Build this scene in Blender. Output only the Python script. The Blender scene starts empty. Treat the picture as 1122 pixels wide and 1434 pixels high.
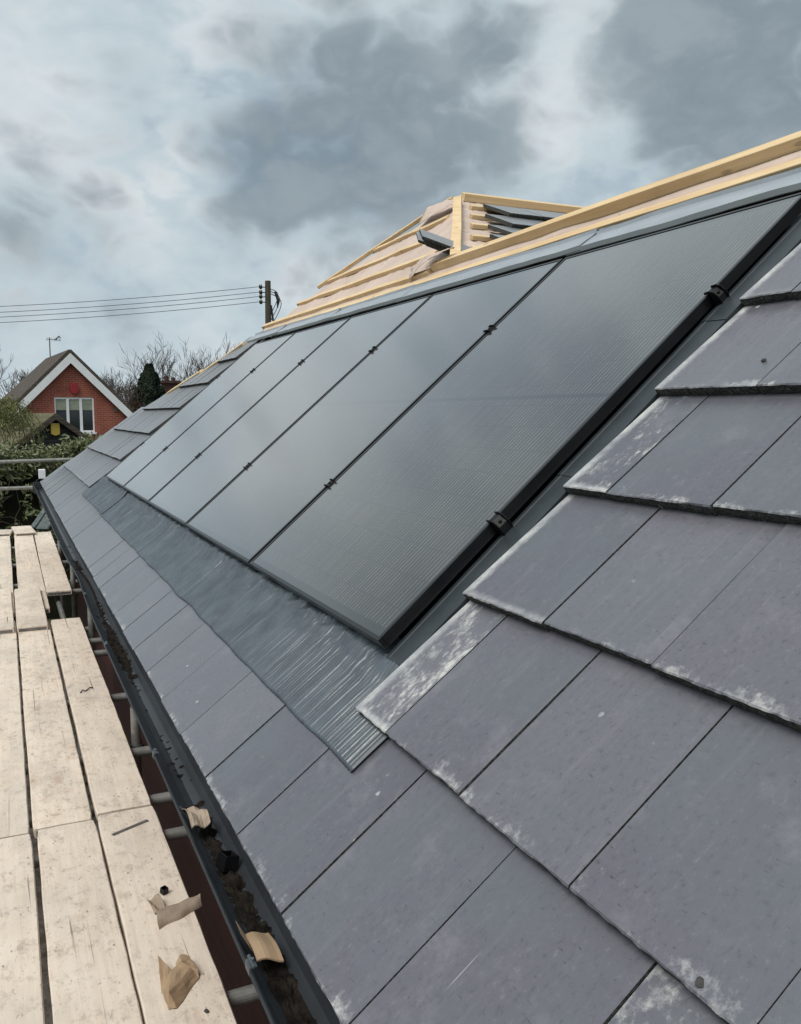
import bpy, bmesh, math, random
from mathutils import Vector, Matrix, noise
random.seed(7)
R = math.radians
scene = bpy.context.scene
COL = scene.collection

# ------------------------------------------------------------------ camera
CAM = Vector((-0.7566, -1.7662, 0.5150))
cam_d = bpy.data.cameras.new('camera'); cam = bpy.data.objects.new('camera', cam_d); COL.objects.link(cam)
yaw, pitch = R(24.7353), R(6.5096)
fw = Vector((math.sin(yaw)*math.cos(pitch), math.cos(yaw)*math.cos(pitch), -math.sin(pitch)))
rt = Vector((math.cos(yaw), -math.sin(yaw), 0)); up = rt.cross(fw)
cam.matrix_world = Matrix(((rt.x, up.x, -fw.x, CAM.x), (rt.y, up.y, -fw.y, CAM.y), (rt.z, up.z, -fw.z, CAM.z), (0, 0, 0, 1)))
cam_d.sensor_fit = 'VERTICAL'; cam_d.sensor_height = 36.0; cam_d.lens = 36.0*1204/1434
cam_d.clip_start = 0.02; cam_d.clip_end = 3000
scene.camera = cam

# ------------------------------------------------------------------ sun, sky, exposure
SUN_EL, SUN_AZ = R(55), R(-122)          # azimuth measured from +Y towards +X
sun_d = bpy.data.lights.new('sun', 'SUN'); sun_d.energy = 2.0; sun_d.angle = R(25); sun_d.color = (1.0, 0.965, 0.92)
sun = bpy.data.objects.new('sun', sun_d); COL.objects.link(sun)
sdir = Vector((math.sin(SUN_AZ)*math.cos(SUN_EL), math.cos(SUN_AZ)*math.cos(SUN_EL), math.sin(SUN_EL)))
sun.rotation_euler = (-sdir).to_track_quat('-Z', 'Y').to_euler()
world = bpy.data.worlds.new('World'); scene.world = world; world.use_nodes = True
vs = scene.view_settings
vs.view_transform = 'Standard'; vs.look = 'None'; vs.exposure = 0.0; vs.gamma = 1.0
scene.cycles.use_denoising = True


class NT:
    """small helper around a node tree"""
    def __init__(s, tree): s.t = tree; s.n = tree.nodes; s.l = tree.links
    def new(s, typ, **kw):
        n = s.n.new(typ)
        for k, v in kw.items(): setattr(n, k, v)
        return n
    def put(s, sock, val):
        if hasattr(val, 'is_output') or isinstance(val, bpy.types.NodeSocket): s.l.new(val, sock)
        elif val is not None: sock.default_value = val
    def math(s, op, a, b=None, c=None, clamp=False):
        n = s.new('ShaderNodeMath', operation=op, use_clamp=clamp)
        s.put(n.inputs[0], a); s.put(n.inputs[1], b); s.put(n.inputs[2], c)
        return n.outputs[0]
    def vmath(s, op, a, b=None, out=0):
        n = s.new('ShaderNodeVectorMath', operation=op)
        s.put(n.inputs[0], a)
        if b is not None:
            s.put(n.inputs[3 if op == 'SCALE' else 1], b)
        return n.outputs[out]
    def noise(s, vec, scale, detail=4, rough=0.55, dist=0.0, out=0):
        n = s.new('ShaderNodeTexNoise'); s.put(n.inputs['Vector'], vec)
        n.inputs['Scale'].default_value = scale; n.inputs['Detail'].default_value = detail
        n.inputs['Roughness'].default_value = rough; n.inputs['Distortion'].default_value = dist
        return n.outputs[out]
    def voro(s, vec, scale, feature='F1', out='Distance'):
        n = s.new('ShaderNodeTexVoronoi', feature=feature); s.put(n.inputs['Vector'], vec)
        n.inputs['Scale'].default_value = scale
        return n.outputs[out]
    def rng(s, v, a, b, c=0.0, d=1.0, smooth=True):
        n = s.new('ShaderNodeMapRange', interpolation_type='SMOOTHSTEP' if smooth else 'LINEAR')
        s.put(n.inputs[0], v); n.inputs[1].default_value = a; n.inputs[2].default_value = b
        n.inputs[3].default_value = c; n.inputs[4].default_value = d
        return n.outputs[0]
    def ramp(s, v, stops):
        n = s.new('ShaderNodeValToRGB'); s.put(n.inputs[0], v)
        e = n.color_ramp.elements
        while len(e) < len(stops): e.new(0.5)
        for el, (p, c) in zip(e, stops): el.position = p; el.color = (*c, 1)
        return n.outputs[0]
    def mix(s, f, a, b, mode='MIX'):
        n = s.new('ShaderNodeMix', data_type='RGBA', blend_type=mode)
        s.put(n.inputs[0], f)
        for sock, v in ((n.inputs[6], a), (n.inputs[7], b)):
            if isinstance(v, tuple): v = (*v[:3], 1)
            s.put(sock, v)
        return n.outputs[2]
    def scale(s, vec, xyz):
        return s.vmath('MULTIPLY', vec, xyz)
    def sep(s, vec):
        n = s.new('ShaderNodeSeparateXYZ'); s.put(n.inputs[0], vec); return n.outputs
    def bump(s, h, strength=0.3, dist=0.01):
        n = s.new('ShaderNodeBump'); n.inputs['Strength'].default_value = strength
        n.inputs['Distance'].default_value = dist; s.put(n.inputs['Height'], h); return n.outputs[0]


def build_world():
    g = NT(world.node_tree); g.n.clear()
    out = g.new('ShaderNodeOutputWorld'); bg = g.new('ShaderNodeBackground')
    sky = g.new('ShaderNodeTexSky', sky_type='NISHITA'); sky.sun_disc = False
    sky.sun_elevation = SUN_EL; sky.sun_rotation = SUN_AZ; sky.altitude = 50
    clear = g.vmath('SCALE', sky.outputs[0], 0.085)
    tc = g.new('ShaderNodeTexCoord'); d0 = g.vmath('NORMALIZE', tc.outputs['Generated'])
    z = g.sep(d0)[2]
    lay = g.vmath('MULTIPLY', d0, (1.0, 1.0, 1.55))          # clouds are wider than tall
    w = g.noise(lay, 3.2, 4, 0.55, out=1)
    warp = g.vmath('SCALE', g.vmath('SUBTRACT', w, (0.5, 0.5, 0.5)), 0.10)
    w2 = g.noise(lay, 11.0, 3, 0.6, out=1)
    warp2 = g.vmath('SCALE', g.vmath('SUBTRACT', w2, (0.5, 0.5, 0.5)), 0.035)
    dw = g.vmath('ADD', d0, g.vmath('ADD', warp, warp2))
    lw = g.vmath('ADD', lay, g.vmath('ADD', warp, warp2))
    def blobs(lst):
        acc = None
        for (x, y, zz, r0, r1, amp) in lst:
            v = Vector((x, y, zz)).normalized()
            dd = g.vmath('DISTANCE', dw, tuple(v), out=1)
            m = g.rng(dd, r1, r0, 0.0, amp)
            acc = m if acc is None else g.math('MAXIMUM', acc, m)
        return acc
    dark = blobs([(0.357, 0.886, 0.300, 0.02, 0.22, 0.95), (0.287, 0.914, 0.275, 0.02, 0.15, 0.9), (0.44, 0.84, 0.295, 0.02, 0.14, 0.85),
                  (0.335, 0.865, 0.355, 0.01, 0.13, 0.85), (0.47, 0.805, 0.366, 0.01, 0.10, 0.8), (0.66, 0.66, 0.335, 0.04, 0.19, 0.95), (0.74, 0.58, 0.30, 0.05, 0.24, 0.9),
                  (0.047, 0.97, 0.185, 0.03, 0.17, 0.42), (0.10, 0.95, 0.29, 0.02, 0.15, 0.32), (0.25, 0.95, 0.19, 0.01, 0.14, 0.36), (0.33, 0.93, 0.15, 0.01, 0.10, 0.30),
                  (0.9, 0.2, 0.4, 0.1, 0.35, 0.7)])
    bright = blobs([(0.145, 0.96, 0.235, 0.0, 0.10, 0.8), (0.40, 0.89, 0.215, 0.0, 0.08, 0.9), (0.02, 0.98, 0.155, 0.0, 0.06, 0.8), (0.53, 0.79, 0.30, 0.0, 0.07, 0.25), (0.22, 0.90, 0.37, 0.0, 0.12, 0.5), (0.30, 0.94, 0.155, 0.0, 0.06, 0.5)])
    n1 = g.noise(lay, 3.4, 5, 0.55, 0.1)
    n2 = g.noise(lw, 12.0, 5, 0.6, 0.0)
    def billow(sc, amp, off):
        n = g.noise(g.vmath('ADD', lw, off), sc, 0, 0.5)
        return g.math('MULTIPLY', g.math('ABSOLUTE', g.math('MULTIPLY_ADD', n, 2.0, -1.0)), amp)
    pf = g.math('ADD', g.math('ADD', billow(6.5, 1.0, (0, 0, 0)), billow(14.0, 0.62, (3.1, 1.7, 0.4))), g.math('ADD', billow(30.0, 0.26, (1.3, 5.7, 2.4)), billow(62.0, 0.09, (7.3, 2.7, 1.4))))
    pf = g.math('SUBTRACT', pf, 0.44)
    base = g.math('ADD', g.math('MULTIPLY', n1, 0.72), g.math('MULTIPLY', n2, 0.28))
    base = g.rng(g.math('ADD', base, g.math('MULTIPLY', pf, 0.16)), 0.36, 0.68, 0.0, 1.0)
    lightc = g.ramp(base, [(0.0, (0.46, 0.555, 0.615)), (0.35, (0.53, 0.62, 0.67)), (0.65, (0.595, 0.675, 0.715)), (1.0, (0.68, 0.735, 0.765))])
    lightc = g.mix(g.math('MULTIPLY', bright, g.rng(g.math('ADD', n2, g.math('MULTIPLY', pf, 0.8)), 0.35, 0.68)), lightc, (0.78, 0.81, 0.83))
    edge = g.math('ADD', g.math('MULTIPLY', pf, 0.85), g.math('MULTIPLY', g.math('SUBTRACT', n2, 0.5), 0.8))
    dm = g.rng(g.math('ADD', dark, edge), 0.14, 0.84)
    unseen_dark = g.rng(g.vmath('DISTANCE', dw, tuple(Vector((-0.26, 0.84, 0.46)).normalized()), out=1), 0.34, 0.08, 0.0, 0.55)  # unseen dark cloud added off frame to dim the near panel's reflection
    dm = g.math('MAXIMUM', dm, unseen_dark)
    dm = g.math('MULTIPLY', dm, g.rng(g.math('ADD', n2, g.math('MULTIPLY', pf, 0.5)), 0.30, 0.75, 1.0, 0.80))
    cl = g.mix(dm, lightc, (0.232, 0.292, 0.336))
    # bright unseen sky added round the sun behind the camera, brightening the scene
    unseen_glow = g.rng(g.vmath('DISTANCE', d0, tuple(sdir), out=1), 0.95, 0.1, 0.0, 1.0)
    cl = g.mix(g.math('MULTIPLY', unseen_glow, 0.8), cl, (1.7, 1.66, 1.6))
    holes = g.math('MULTIPLY', g.rng(base, 0.22, 0.0), 0.2)
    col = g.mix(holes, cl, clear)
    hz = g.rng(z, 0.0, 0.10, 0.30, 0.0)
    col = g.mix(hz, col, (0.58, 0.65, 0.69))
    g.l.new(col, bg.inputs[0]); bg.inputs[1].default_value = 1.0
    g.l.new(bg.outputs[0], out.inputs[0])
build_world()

# ------------------------------------------------------------------ materials
MATS = {}
def mat(name, fn, rough=0.6, spec=0.5, metal=0.0):
    m = bpy.data.materials.new(name); m.use_nodes = True
    g = NT(m.node_tree); b = g.n['Principled BSDF']
    b.inputs['Roughness'].default_value = rough; b.inputs['Specular IOR Level'].default_value = spec
    b.inputs['Metallic'].default_value = metal
    fn(g, b); MATS[name] = m; return m
def obj_co(g, seed=True):
    tc = g.new('ShaderNodeTexCoord')
    if not seed: return tc.outputs['Object']
    oi = g.new('ShaderNodeObjectInfo')
    off = g.vmath('SCALE', (17.3, 31.7, 11.9), oi.outputs['Random'])
    return g.vmath('ADD', tc.outputs['Object'], off)
def rnd(g):
    return g.new('ShaderNodeObjectInfo').outputs['Random']
def simple(name, c, c2=None, scale=8, rough=0.6, spec=0.5, metal=0.0, bump=0.0, bscale=40, stretch=None, bdist=0.004, seed=True):
    def fn(g, b):
        co = obj_co(g, seed)
        if stretch: co = g.scale(co, stretch)
        f = g.noise(co, scale, 6, 0.6)
        g.put(b.inputs['Base Color'], g.mix(g.rng(f, 0.3, 0.7), c, c2 or tuple(x*0.75 for x in c)))
        if bump: g.put(b.inputs['Normal'], g.bump(g.noise(co, bscale, 5, 0.6), bump, bdist))
    return mat(name, fn, rough, spec, metal)

def tile_fn(g, b):
    tcn = g.new('ShaderNodeTexCoord'); o = tcn.outputs['Object']; r = rnd(g)
    off = g.vmath('SCALE', (17.3, 31.7, 0.0), r); co = g.vmath('ADD', o, off)
    X, Y, Z = g.sep(o)
    base = g.mix(g.noise(co, 5, 5, 0.6), (0.100, 0.097, 0.118), (0.126, 0.121, 0.140))
    base = g.mix(g.math('MULTIPLY', g.rng(r, 0.55, 1.0), 0.5), base, (0.150, 0.147, 0.165))
    base = g.mix(g.rng(r, 0.45, 0.0, 0.0, 0.7), base, (0.084, 0.083, 0.101))
    fine = g.noise(g.scale(co, (160, 160, 160)), 1.0, 3, 0.7)
    base = g.mix(g.rng(fine, 0.6, 0.78, 0.0, 0.45), base, (0.085, 0.087, 0.10))
    spk = g.noise(g.scale(co, (95, 60, 1)), 1.0, 4, 0.75)
    base = g.mix(g.rng(spk, 0.53, 0.68, 0.0, 0.6), base, (0.056, 0.056, 0.068))
    base = g.mix(g.rng(spk, 0.44, 0.30, 0.0, 0.5), base, (0.21, 0.205, 0.225))
    dsh = g.noise(g.scale(co, (55, 190, 1)), 1.0, 2, 0.5)
    base = g.mix(g.rng(dsh, 0.66, 0.74, 0.0, 0.7), base, (0.030, 0.031, 0.036))
    hue = g.noise(co, 2.6, 5, 0.65)
    base = g.mix(g.rng(hue, 0.42, 0.62, 0.0, 0.45), base, (0.108, 0.128, 0.138))
    # soft dust streaks running down the slope
    st = g.noise(g.scale(co, (42, 1.6, 1)), 1.0, 6, 0.7)
    base = g.mix(g.rng(st, 0.50, 0.76, 0.0, 0.20), base, (0.27, 0.262, 0.272))
    base = g.mix(g.rng(st, 0.46, 0.30, 0.0, 0.12), base, (0.075, 0.074, 0.088))
    cloud = g.noise(co, 7.5, 6, 0.7)
    base = g.mix(g.rng(cloud, 0.52, 0.78, 0.0, 0.45), base, (0.25, 0.245, 0.26))
    wa = g.new('ShaderNodeAttribute', attribute_type='OBJECT', attribute_name='white').outputs['Fac']
    # efflorescence along the leading edge
    edge = g.rng(Y, 0.055, 0.0, 0.0, 1.0)
    big = g.noise(g.scale(co, (9, 14, 1)), 1.0, 3, 0.5)
    sm = g.noise(g.scale(co, (70, 55, 1)), 1.0, 5, 0.75)
    m1 = g.math('MULTIPLY', g.rng(g.math('ADD', g.math('ADD', g.math('MULTIPLY', big, 0.9), g.math('MULTIPLY', sm, 0.75)), g.math('MULTIPLY', edge, 0.30)), 1.10, 1.32), g.rng(edge, 0.05, 0.5))
    # loose white spots
    vd = g.voro(g.vmath('ADD', co, g.vmath('SCALE', g.noise(co, 60, 3, 0.6, out=1), 0.01)), 16)
    gate = g.rng(g.noise(co, 3.1, 2, 0.5), 0.56, 0.60)
    m2 = g.math('MULTIPLY', g.rng(vd, 0.11, 0.06), gate)
    # scratches
    sc = g.noise(g.scale(co, (120, 1.3, 1)), 1.0, 2, 0.5)
    m3 = g.math('MULTIPLY', g.math('MULTIPLY', g.rng(sc, 0.735, 0.775), g.rng(g.noise(co, 5, 2, 0.5), 0.5, 0.6)), 0.75)
    # strongly limed pieces (verge cuts): whole surface patchy + far edge crust
    pat = g.math('ADD', g.math('MULTIPLY', g.noise(g.scale(co, (15, 8, 1)), 1.0, 5, 0.6), 0.55), g.math('MULTIPLY', g.noise(g.scale(co, (75, 40, 1)), 1.0, 6, 0.75), 0.45))
    fe = g.rng(g.math('ABSOLUTE', X), 0.03, 0.0)
    m4 = g.math('MULTIPLY', g.rng(g.math('ADD', pat, g.math('MULTIPLY', g.math('SUBTRACT', wa, 0.5), 0.30)), 0.56, 0.72), g.rng(wa, 0.0, 0.25))
    wv = g.new('ShaderNodeAttribute', attribute_type='OBJECT', attribute_name='width').outputs['Fac']
    vx = g.rng(g.math('SUBTRACT', wv, X), 0.03, 0.0)
    fl = g.new('ShaderNodeAttribute', attribute_type='OBJECT', attribute_name='verge').outputs['Fac']
    lowf = g.noise(g.scale(co, (1, 7, 1)), 1.0, 3, 0.6)
    xx = g.math('ADD', X, g.math('MULTIPLY', g.math('SUBTRACT', sm, 0.5), 0.035))
    m5 = g.math('MULTIPLY', fl, g.math('MULTIPLY', g.rng(xx, 0.036, 0.010), g.rng(lowf, 0.32, 0.50, 0.35, 1.0)))
    m6 = g.math('MULTIPLY', fl, g.math('MULTIPLY', g.rng(g.math('ADD', Y, g.math('MULTIPLY', g.math('SUBTRACT', sm, 0.5), 0.03)), 0.022, 0.006), g.rng(wa, 0.1, 0.5)))
    m5 = g.math('MAXIMUM', m5, m6)
    m = g.math('MAXIMUM', g.math('MAXIMUM', g.math('MULTIPLY', m1, 0.75), m2), g.math('MAXIMUM', m3, g.math('MAXIMUM', m4, m5)))
    wc = g.mix(g.rng(pat, 0.42, 0.62), (0.36, 0.365, 0.38), (0.66, 0.66, 0.61))
    base = g.mix(g.math('MULTIPLY', m, 0.8), base, wc)
    g.put(b.inputs['Base Color'], base)
    g.put(b.inputs['Sheen Weight'], g.math('MULTIPLY_ADD', m, -0.8, 1.0))
    g.put(b.inputs['Roughness'], g.rng(fine, 0.3, 0.8, 0.30, 0.48))
    b.inputs['Sheen Weight'].default_value = 1.0; b.inputs['Sheen Roughness'].default_value = 0.25; b.inputs['Coat Weight'].default_value = 0.5; b.inputs['Coat Roughness'].default_value = 0.34
    h = g.math('ADD', g.math('MULTIPLY', fine, 0.5), g.math('ADD', g.math('MULTIPLY', g.noise(co, 24, 4, 0.6), 1.2), g.math('MULTIPLY', m, 0.7)))
    pv = g.voro(co, 26); pits = g.rng(pv, 0.06, 0.03, 0.0, -2.5); h = g.math('ADD', h, g.math('MULTIPLY', spk, 0.8))
    g.put(b.inputs['Normal'], g.bump(g.math('ADD', h, pits), 0.22, 0.0015))
mat('slate_tile', tile_fn, 0.6, 0.5)
def tile_edge_fn(g, b):
    co = obj_co(g)
    n = g.noise(co, 170, 4, 0.7); n2 = g.noise(co, 45, 4, 0.6)
    c = g.mix(g.rng(n, 0.35, 0.7), (0.022, 0.023, 0.022), (0.105, 0.110, 0.100))
    c = g.mix(g.rng(n2, 0.66, 0.76), c, (0.32, 0.32, 0.31))
    c = g.mix(g.rng(n, 0.66, 0.74), c, (0.20, 0.205, 0.20))
    g.put(b.inputs['Base Color'], c)
    g.put(b.inputs['Normal'], g.bump(n, 0.9, 0.004))
mat('tile_broken_edge', tile_edge_fn, 0.9, 0.2)

def glass_fn(g, b):
    o = obj_co(g, False); X, Y, Z = g.sep(o)
    xa = g.math('ABSOLUTE', X)
    # 12 x 9.1 cm half cells, ten ribbons each
    pr = 0.0167
    fx = g.math('ABSOLUTE', g.math('SUBTRACT', g.math('FRACT', g.math('DIVIDE', xa, pr)), 0.5))
    line = g.rng(fx, 0.046, 0.030)
    cy = g.math('FRACT', g.math('DIVIDE', Y, 0.0915))
    gapm = g.rng(g.math('ABSOLUTE', g.math('SUBTRACT', cy, 0.5)), 0.465, 0.495, 1.0, 0.25)
    cellid = g.math('ADD', g.math('MULTIPLY', g.math('FLOOR', g.math('DIVIDE', xa, pr)), 7.13), g.math('MULTIPLY', g.math('FLOOR', g.math('DIVIDE', Y, 0.0915)), 3.71))
    wn = g.new('ShaderNodeTexWhiteNoise', noise_dimensions='1D'); g.put(wn.inputs['W'], cellid)
    amp = g.rng(wn.outputs[0], 0.0, 1.0, 0.5, 1.0, smooth=False)
    inX = g.math('MULTIPLY', g.rng(xa, 0.018, 0.020), g.rng(xa, 1.116, 1.114))
    inY = g.math('MULTIPLY', g.rng(Y, 0.034, 0.036), g.rng(Y, 1.690, 1.688))
    mid = g.rng(g.math('ABSOLUTE', g.math('SUBTRACT', Y, 0.861)), 0.006, 0.010)
    lm = g.math('MULTIPLY', g.math('MULTIPLY', line, gapm), g.math('MULTIPLY', g.math('MULTIPLY', inX, inY), g.math('MULTIPLY', amp, mid)))
    inside = g.math('MULTIPLY', g.math('MULTIPLY', inX, inY), mid)
    cell = g.mix(inside, (0.008, 0.007, 0.0065), (0.017, 0.0145, 0.0125))
    g.put(b.inputs['Base Color'], g.mix(lm, cell, (0.32, 0.30, 0.255)))
    d = g.noise(o, 1.7, 6, 0.7)
    g.put(b.inputs['Roughness'], g.rng(d, 0.3, 0.7, 0.10, 0.16))
    b.inputs['IOR'].default_value = 1.45; b.inputs['Coat Weight'].default_value = 1.0; b.inputs['Coat IOR'].default_value = 1.9; b.inputs['Coat Roughness'].default_value = 0.11; b.inputs['Sheen Weight'].default_value = 0.35; b.inputs['Sheen Roughness'].default_value = 0.2; b.inputs['Sheen Tint'].default_value = (1.0, 0.97, 0.94, 1)
mat('panel_glass', glass_fn, 0.15, 0.5)
simple('panel_black_frame', (0.007, 0.0072, 0.008), (0.005, 0.0052, 0.006), 20, 0.30, 0.6)
simple('black_plastic', (0.007, 0.007, 0.008), (0.004, 0.004, 0.005), 30, 0.5, 0.3, bump=0.1)
simple('tray_plastic', (0.036, 0.044, 0.050), (0.024, 0.030, 0.034), 9, 0.33, 0.5, bump=0.05)
def lead_fn(g, b):
    co = obj_co(g); n = g.noise(g.scale(co, (1, 1, 1)), 9, 6, 0.65)
    scr = g.noise(g.scale(co, (1.5, 70, 1.5)), 1.0, 4, 0.7)
    c = g.mix(g.rng(n, 0.3, 0.7), (0.090, 0.112, 0.128), (0.056, 0.071, 0.083))
    c = g.mix(g.rng(scr, 0.60, 0.74, 0.0, 0.8), c, (0.23, 0.255, 0.27))
    c = g.mix(g.rng(scr, 0.42, 0.30, 0.0, 0.6), c, (0.030, 0.042, 0.052))
    g.put(b.inputs['Base Color'], c)
    g.put(b.inputs['Roughness'], g.rng(g.noise(co, 40, 4, 0.6), 0.3, 0.7, 0.24, 0.38))
    g.put(b.inputs['Normal'], g.bump(g.noise(co, 60, 4, 0.6), 0.15, 0.003))
mat('lead_sheet', lead_fn, 0.3, 0.5, 0.0)
def flash_fn(g, b):
    co = obj_co(g); n = g.noise(g.scale(co, (3, 3, 3)), 2, 5, 0.6)
    g.put(b.inputs['Base Color'], g.mix(n, (0.46, 0.495, 0.525), (0.31, 0.345, 0.37)))
    g.put(b.inputs['Roughness'], g.rng(n, 0.3, 0.7, 0.26, 0.42))
mat('coated_flashing', flash_fn, 0.3, 0.6, 0.35)

def wood_fn(c1, c2, dark, axis, knots=True, k=1.0):
    def fn(g, b):
        co = obj_co(g)
        s = [38*k, 38*k, 38*k]; s[axis] = 1.6*k
        gr = g.noise(g.scale(co, tuple(s)), 1.0, 5, 0.65, 0.4)
        bl = g.noise(co, 3.0, 4, 0.6)
        c = g.mix(g.rng(gr, 0.3, 0.72), c1, c2)
        c = g.mix(g.rng(bl, 0.45, 0.8, 0.0, 0.45), c, dark)
        if knots:
            s2 = [9.0, 9.0, 9.0]; s2[axis] = 3.0
            c = g.mix(g.rng(g.voro(g.scale(co, tuple(s2)), 1.0), 0.12, 0.06, 0, 0.6), c, tuple(x*0.35 for x in c1))
        g.put(b.inputs['Base Color'], c)
        g.put(b.inputs['Normal'], g.bump(gr, 0.3, 0.003))
    return fn
mat('batten_wood', wood_fn((0.75, 0.575, 0.35), (0.60, 0.425, 0.225), (0.46, 0.31, 0.16), 1, True, 0.62), 0.7, 0.3)
mat('batten_wood_across', wood_fn((0.75, 0.58, 0.35), (0.60, 0.44, 0.24), (0.46, 0.32, 0.17), 0, True, 0.62), 0.7, 0.3)
def board_fn(g, b):
    co = obj_co(g)
    r = rnd(g)
    gr = g.noise(g.scale(co, (46, 1.3, 46)), 1.0, 7, 0.72, 0.6)
    mott = g.noise(g.scale(co, (9, 5, 9)), 1.0, 8, 0.75)
    c = g.mix(g.rng(gr, 0.28, 0.72), (0.83, 0.715, 0.59), (0.68, 0.565, 0.445))
    c = g.mix(g.rng(mott, 0.42, 0.62, 0.0, 0.6), c, (0.80, 0.71, 0.60))
    blot = g.noise(g.scale(co, (17, 11, 17)), 1.0, 8, 0.8)
    c = g.mix(g.rng(blot, 0.50, 0.68, 0.0, 0.8), c, (0.36, 0.295, 0.235))
    grey = g.noise(g.scale(co, (3.0, 1.5, 3)), 1.0, 5, 0.65)
    c = g.mix(g.rng(grey, 0.44, 0.70, 0.0, 0.5), c, (0.46, 0.415, 0.36))
    rust = g.noise(g.scale(co, (5, 2.6, 5)), 1.0, 6, 0.7)
    c = g.mix(g.rng(rust, 0.55, 0.72, 0.0, 0.5), c, (0.40, 0.25, 0.16))
    crack = g.noise(g.scale(co, (75, 0.9, 1)), 1.0, 3, 0.5, 0.6)
    c = g.mix(g.math('MULTIPLY', g.rng(crack, 0.665, 0.73), 0.8), c, (0.10, 0.075, 0.06))
    fleck = g.noise(g.scale(co, (70, 30, 70)), 1.0, 4, 0.7)
    c = g.mix(g.rng(fleck, 0.60, 0.70, 0.0, 0.7), c, (0.20, 0.165, 0.135))
    dents = g.voro(g.scale(co, (1, 0.5, 1)), 30)
    dm = g.math('MULTIPLY', g.rng(dents, 0.14, 0.06), g.rng(g.noise(co, 5, 3, 0.6), 0.46, 0.56))
    c = g.mix(g.math('MULTIPLY', dm, 0.8), c, (0.10, 0.08, 0.065))
    c = g.mix(g.math('MULTIPLY', r, 0.25), c, (0.62, 0.56, 0.48))
    g.put(b.inputs['Base Color'], c)
    h = g.math('ADD', g.math('MULTIPLY', gr, 0.6), g.math('ADD', g.math('MULTIPLY', mott, 0.8), g.math('MULTIPLY', g.rng(crack, 0.70, 0.76), -1.0)))
    g.put(b.inputs['Normal'], g.bump(h, 0.45, 0.004))
mat('scaffold_board_wood', board_fn, 0.8, 0.25)
simple('rust_band', (0.20, 0.20, 0.19), (0.13, 0.12, 0.11), 30, 0.55, 0.5, 0.4, bump=0.3)
def membrane_fn(g, b):
    co = obj_co(g)
    n = g.noise(co, 5, 5, 0.6)
    c = g.mix(g.rng(n, 0.3, 0.7), (0.60, 0.485, 0.41), (0.50, 0.40, 0.335))
    br = g.new('ShaderNodeTexBrick'); g.put(br.inputs['Vector'], co)
    pr = g.voro(g.scale(co, (3.2, 9, 9)), 1.0); pr2 = g.noise(g.scale(co, (26, 30, 30)), 1.0, 2, 0.5)
    ink = g.math('MULTIPLY', g.rng(pr, 0.14, 0.10), g.rng(pr2, 0.5, 0.54))
    c = g.mix(g.math('MULTIPLY', ink, 0.65), c, (0.12, 0.10, 0.11))
    g.put(b.inputs['Base Color'], c)
    wv = g.noise(g.scale(co, (6, 2.2, 6)), 1.0, 4, 0.6, 0.8)
    g.put(b.inputs['Normal'], g.bump(g.math('ADD', wv, g.math('MULTIPLY', g.noise(co, 30, 3, 0.6), 0.15)), 0.5, 0.03))
mat('roof_membrane', membrane_fn, 0.75, 0.3)
def mahog_fn(g, b):
    co = obj_co(g)
    gr = g.noise(g.scale(co, (60, 1.5, 60)), 1.0, 5, 0.65, 0.5)
    c = g.mix(g.rng(gr, 0.35, 0.68), (0.085, 0.026, 0.022), (0.036, 0.012, 0.012))
    g.put(b.inputs['Base Color'], c)
mat('mahogany_boarding', mahog_fn, 0.55, 0.4)
def brick_fn(g, b):
    tc = g.new('ShaderNodeTexCoord'); o = tc.outputs['Object']; X, Y, Z = g.sep(o)
    cv = g.new('ShaderNodeCombineXYZ'); g.put(cv.inputs[0], g.math('ADD', X, Y)); g.put(cv.inputs[1], Z)
    br = g.new('ShaderNodeTexBrick'); g.put(br.inputs['Vector'], cv.outputs[0])
    br.inputs['Scale'].default_value = 1.0; br.inputs['Brick Width'].default_value = 0.225; br.inputs['Row Height'].default_value = 0.075
    br.inputs['Mortar Size'].default_value = 0.010
    br.inputs['Color1'].default_value = (0.36, 0.082, 0.052, 1); br.inputs['Color2'].default_value = (0.25, 0.058, 0.040, 1)
    br.inputs['Mortar'].default_value = (0.30, 0.19, 0.15, 1)
    n = g.noise(o, 1.2, 4, 0.6)
    g.put(b.inputs['Base Color'], g.mix(g.rng(n, 0.35, 0.75, 0, 0.5), br.outputs[0], (0.15, 0.042, 0.028)))
mat('red_brick', brick_fn, 0.85, 0.2)
simple('old_brick', (0.085, 0.045, 0.035), (0.05, 0.032, 0.027), 3, 0.9, 0.2)
simple('white_upvc', (0.76, 0.77, 0.78), (0.70, 0.71, 0.72), 3, 0.4, 0.5)
def old_roof_fn(g, b):
    co = obj_co(g)
    n = g.noise(co, 3.0, 5, 0.65); s = g.noise(g.scale(co, (1.2, 12, 12)), 1.0, 3, 0.6)
    c = g.mix(g.rng(n, 0.35, 0.7), (0.085, 0.068, 0.055), (0.055, 0.045, 0.038))
    c = g.mix(g.rng(s, 0.5, 0.7, 0, 0.5), c, (0.12, 0.10, 0.075))
    g.put(b.inputs['Base Color'], c); g.put(b.inputs['Normal'], g.bump(s, 0.6, 0.05))
mat('old_brown_roof', old_roof_fn, 0.85, 0.3)
def mossy_fn(g, b):
    co = obj_co(g); X, Y, Z = g.sep(co)
    n = g.noise(co, 4.0, 6, 0.65)
    row = g.math('FRACT', g.math('MULTIPLY', Z, 5.5))
    c = g.mix(g.rng(n, 0.35, 0.65), (0.10, 0.10, 0.05), (0.14, 0.12, 0.085))
    c = g.mix(g.rng(row, 0.8, 1.0, 0, 0.6), c, (0.04, 0.037, 0.03))
    g.put(b.inputs['Base Color'], c)
mat('mossy_roof', mossy_fn, 0.9, 0.2)
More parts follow.
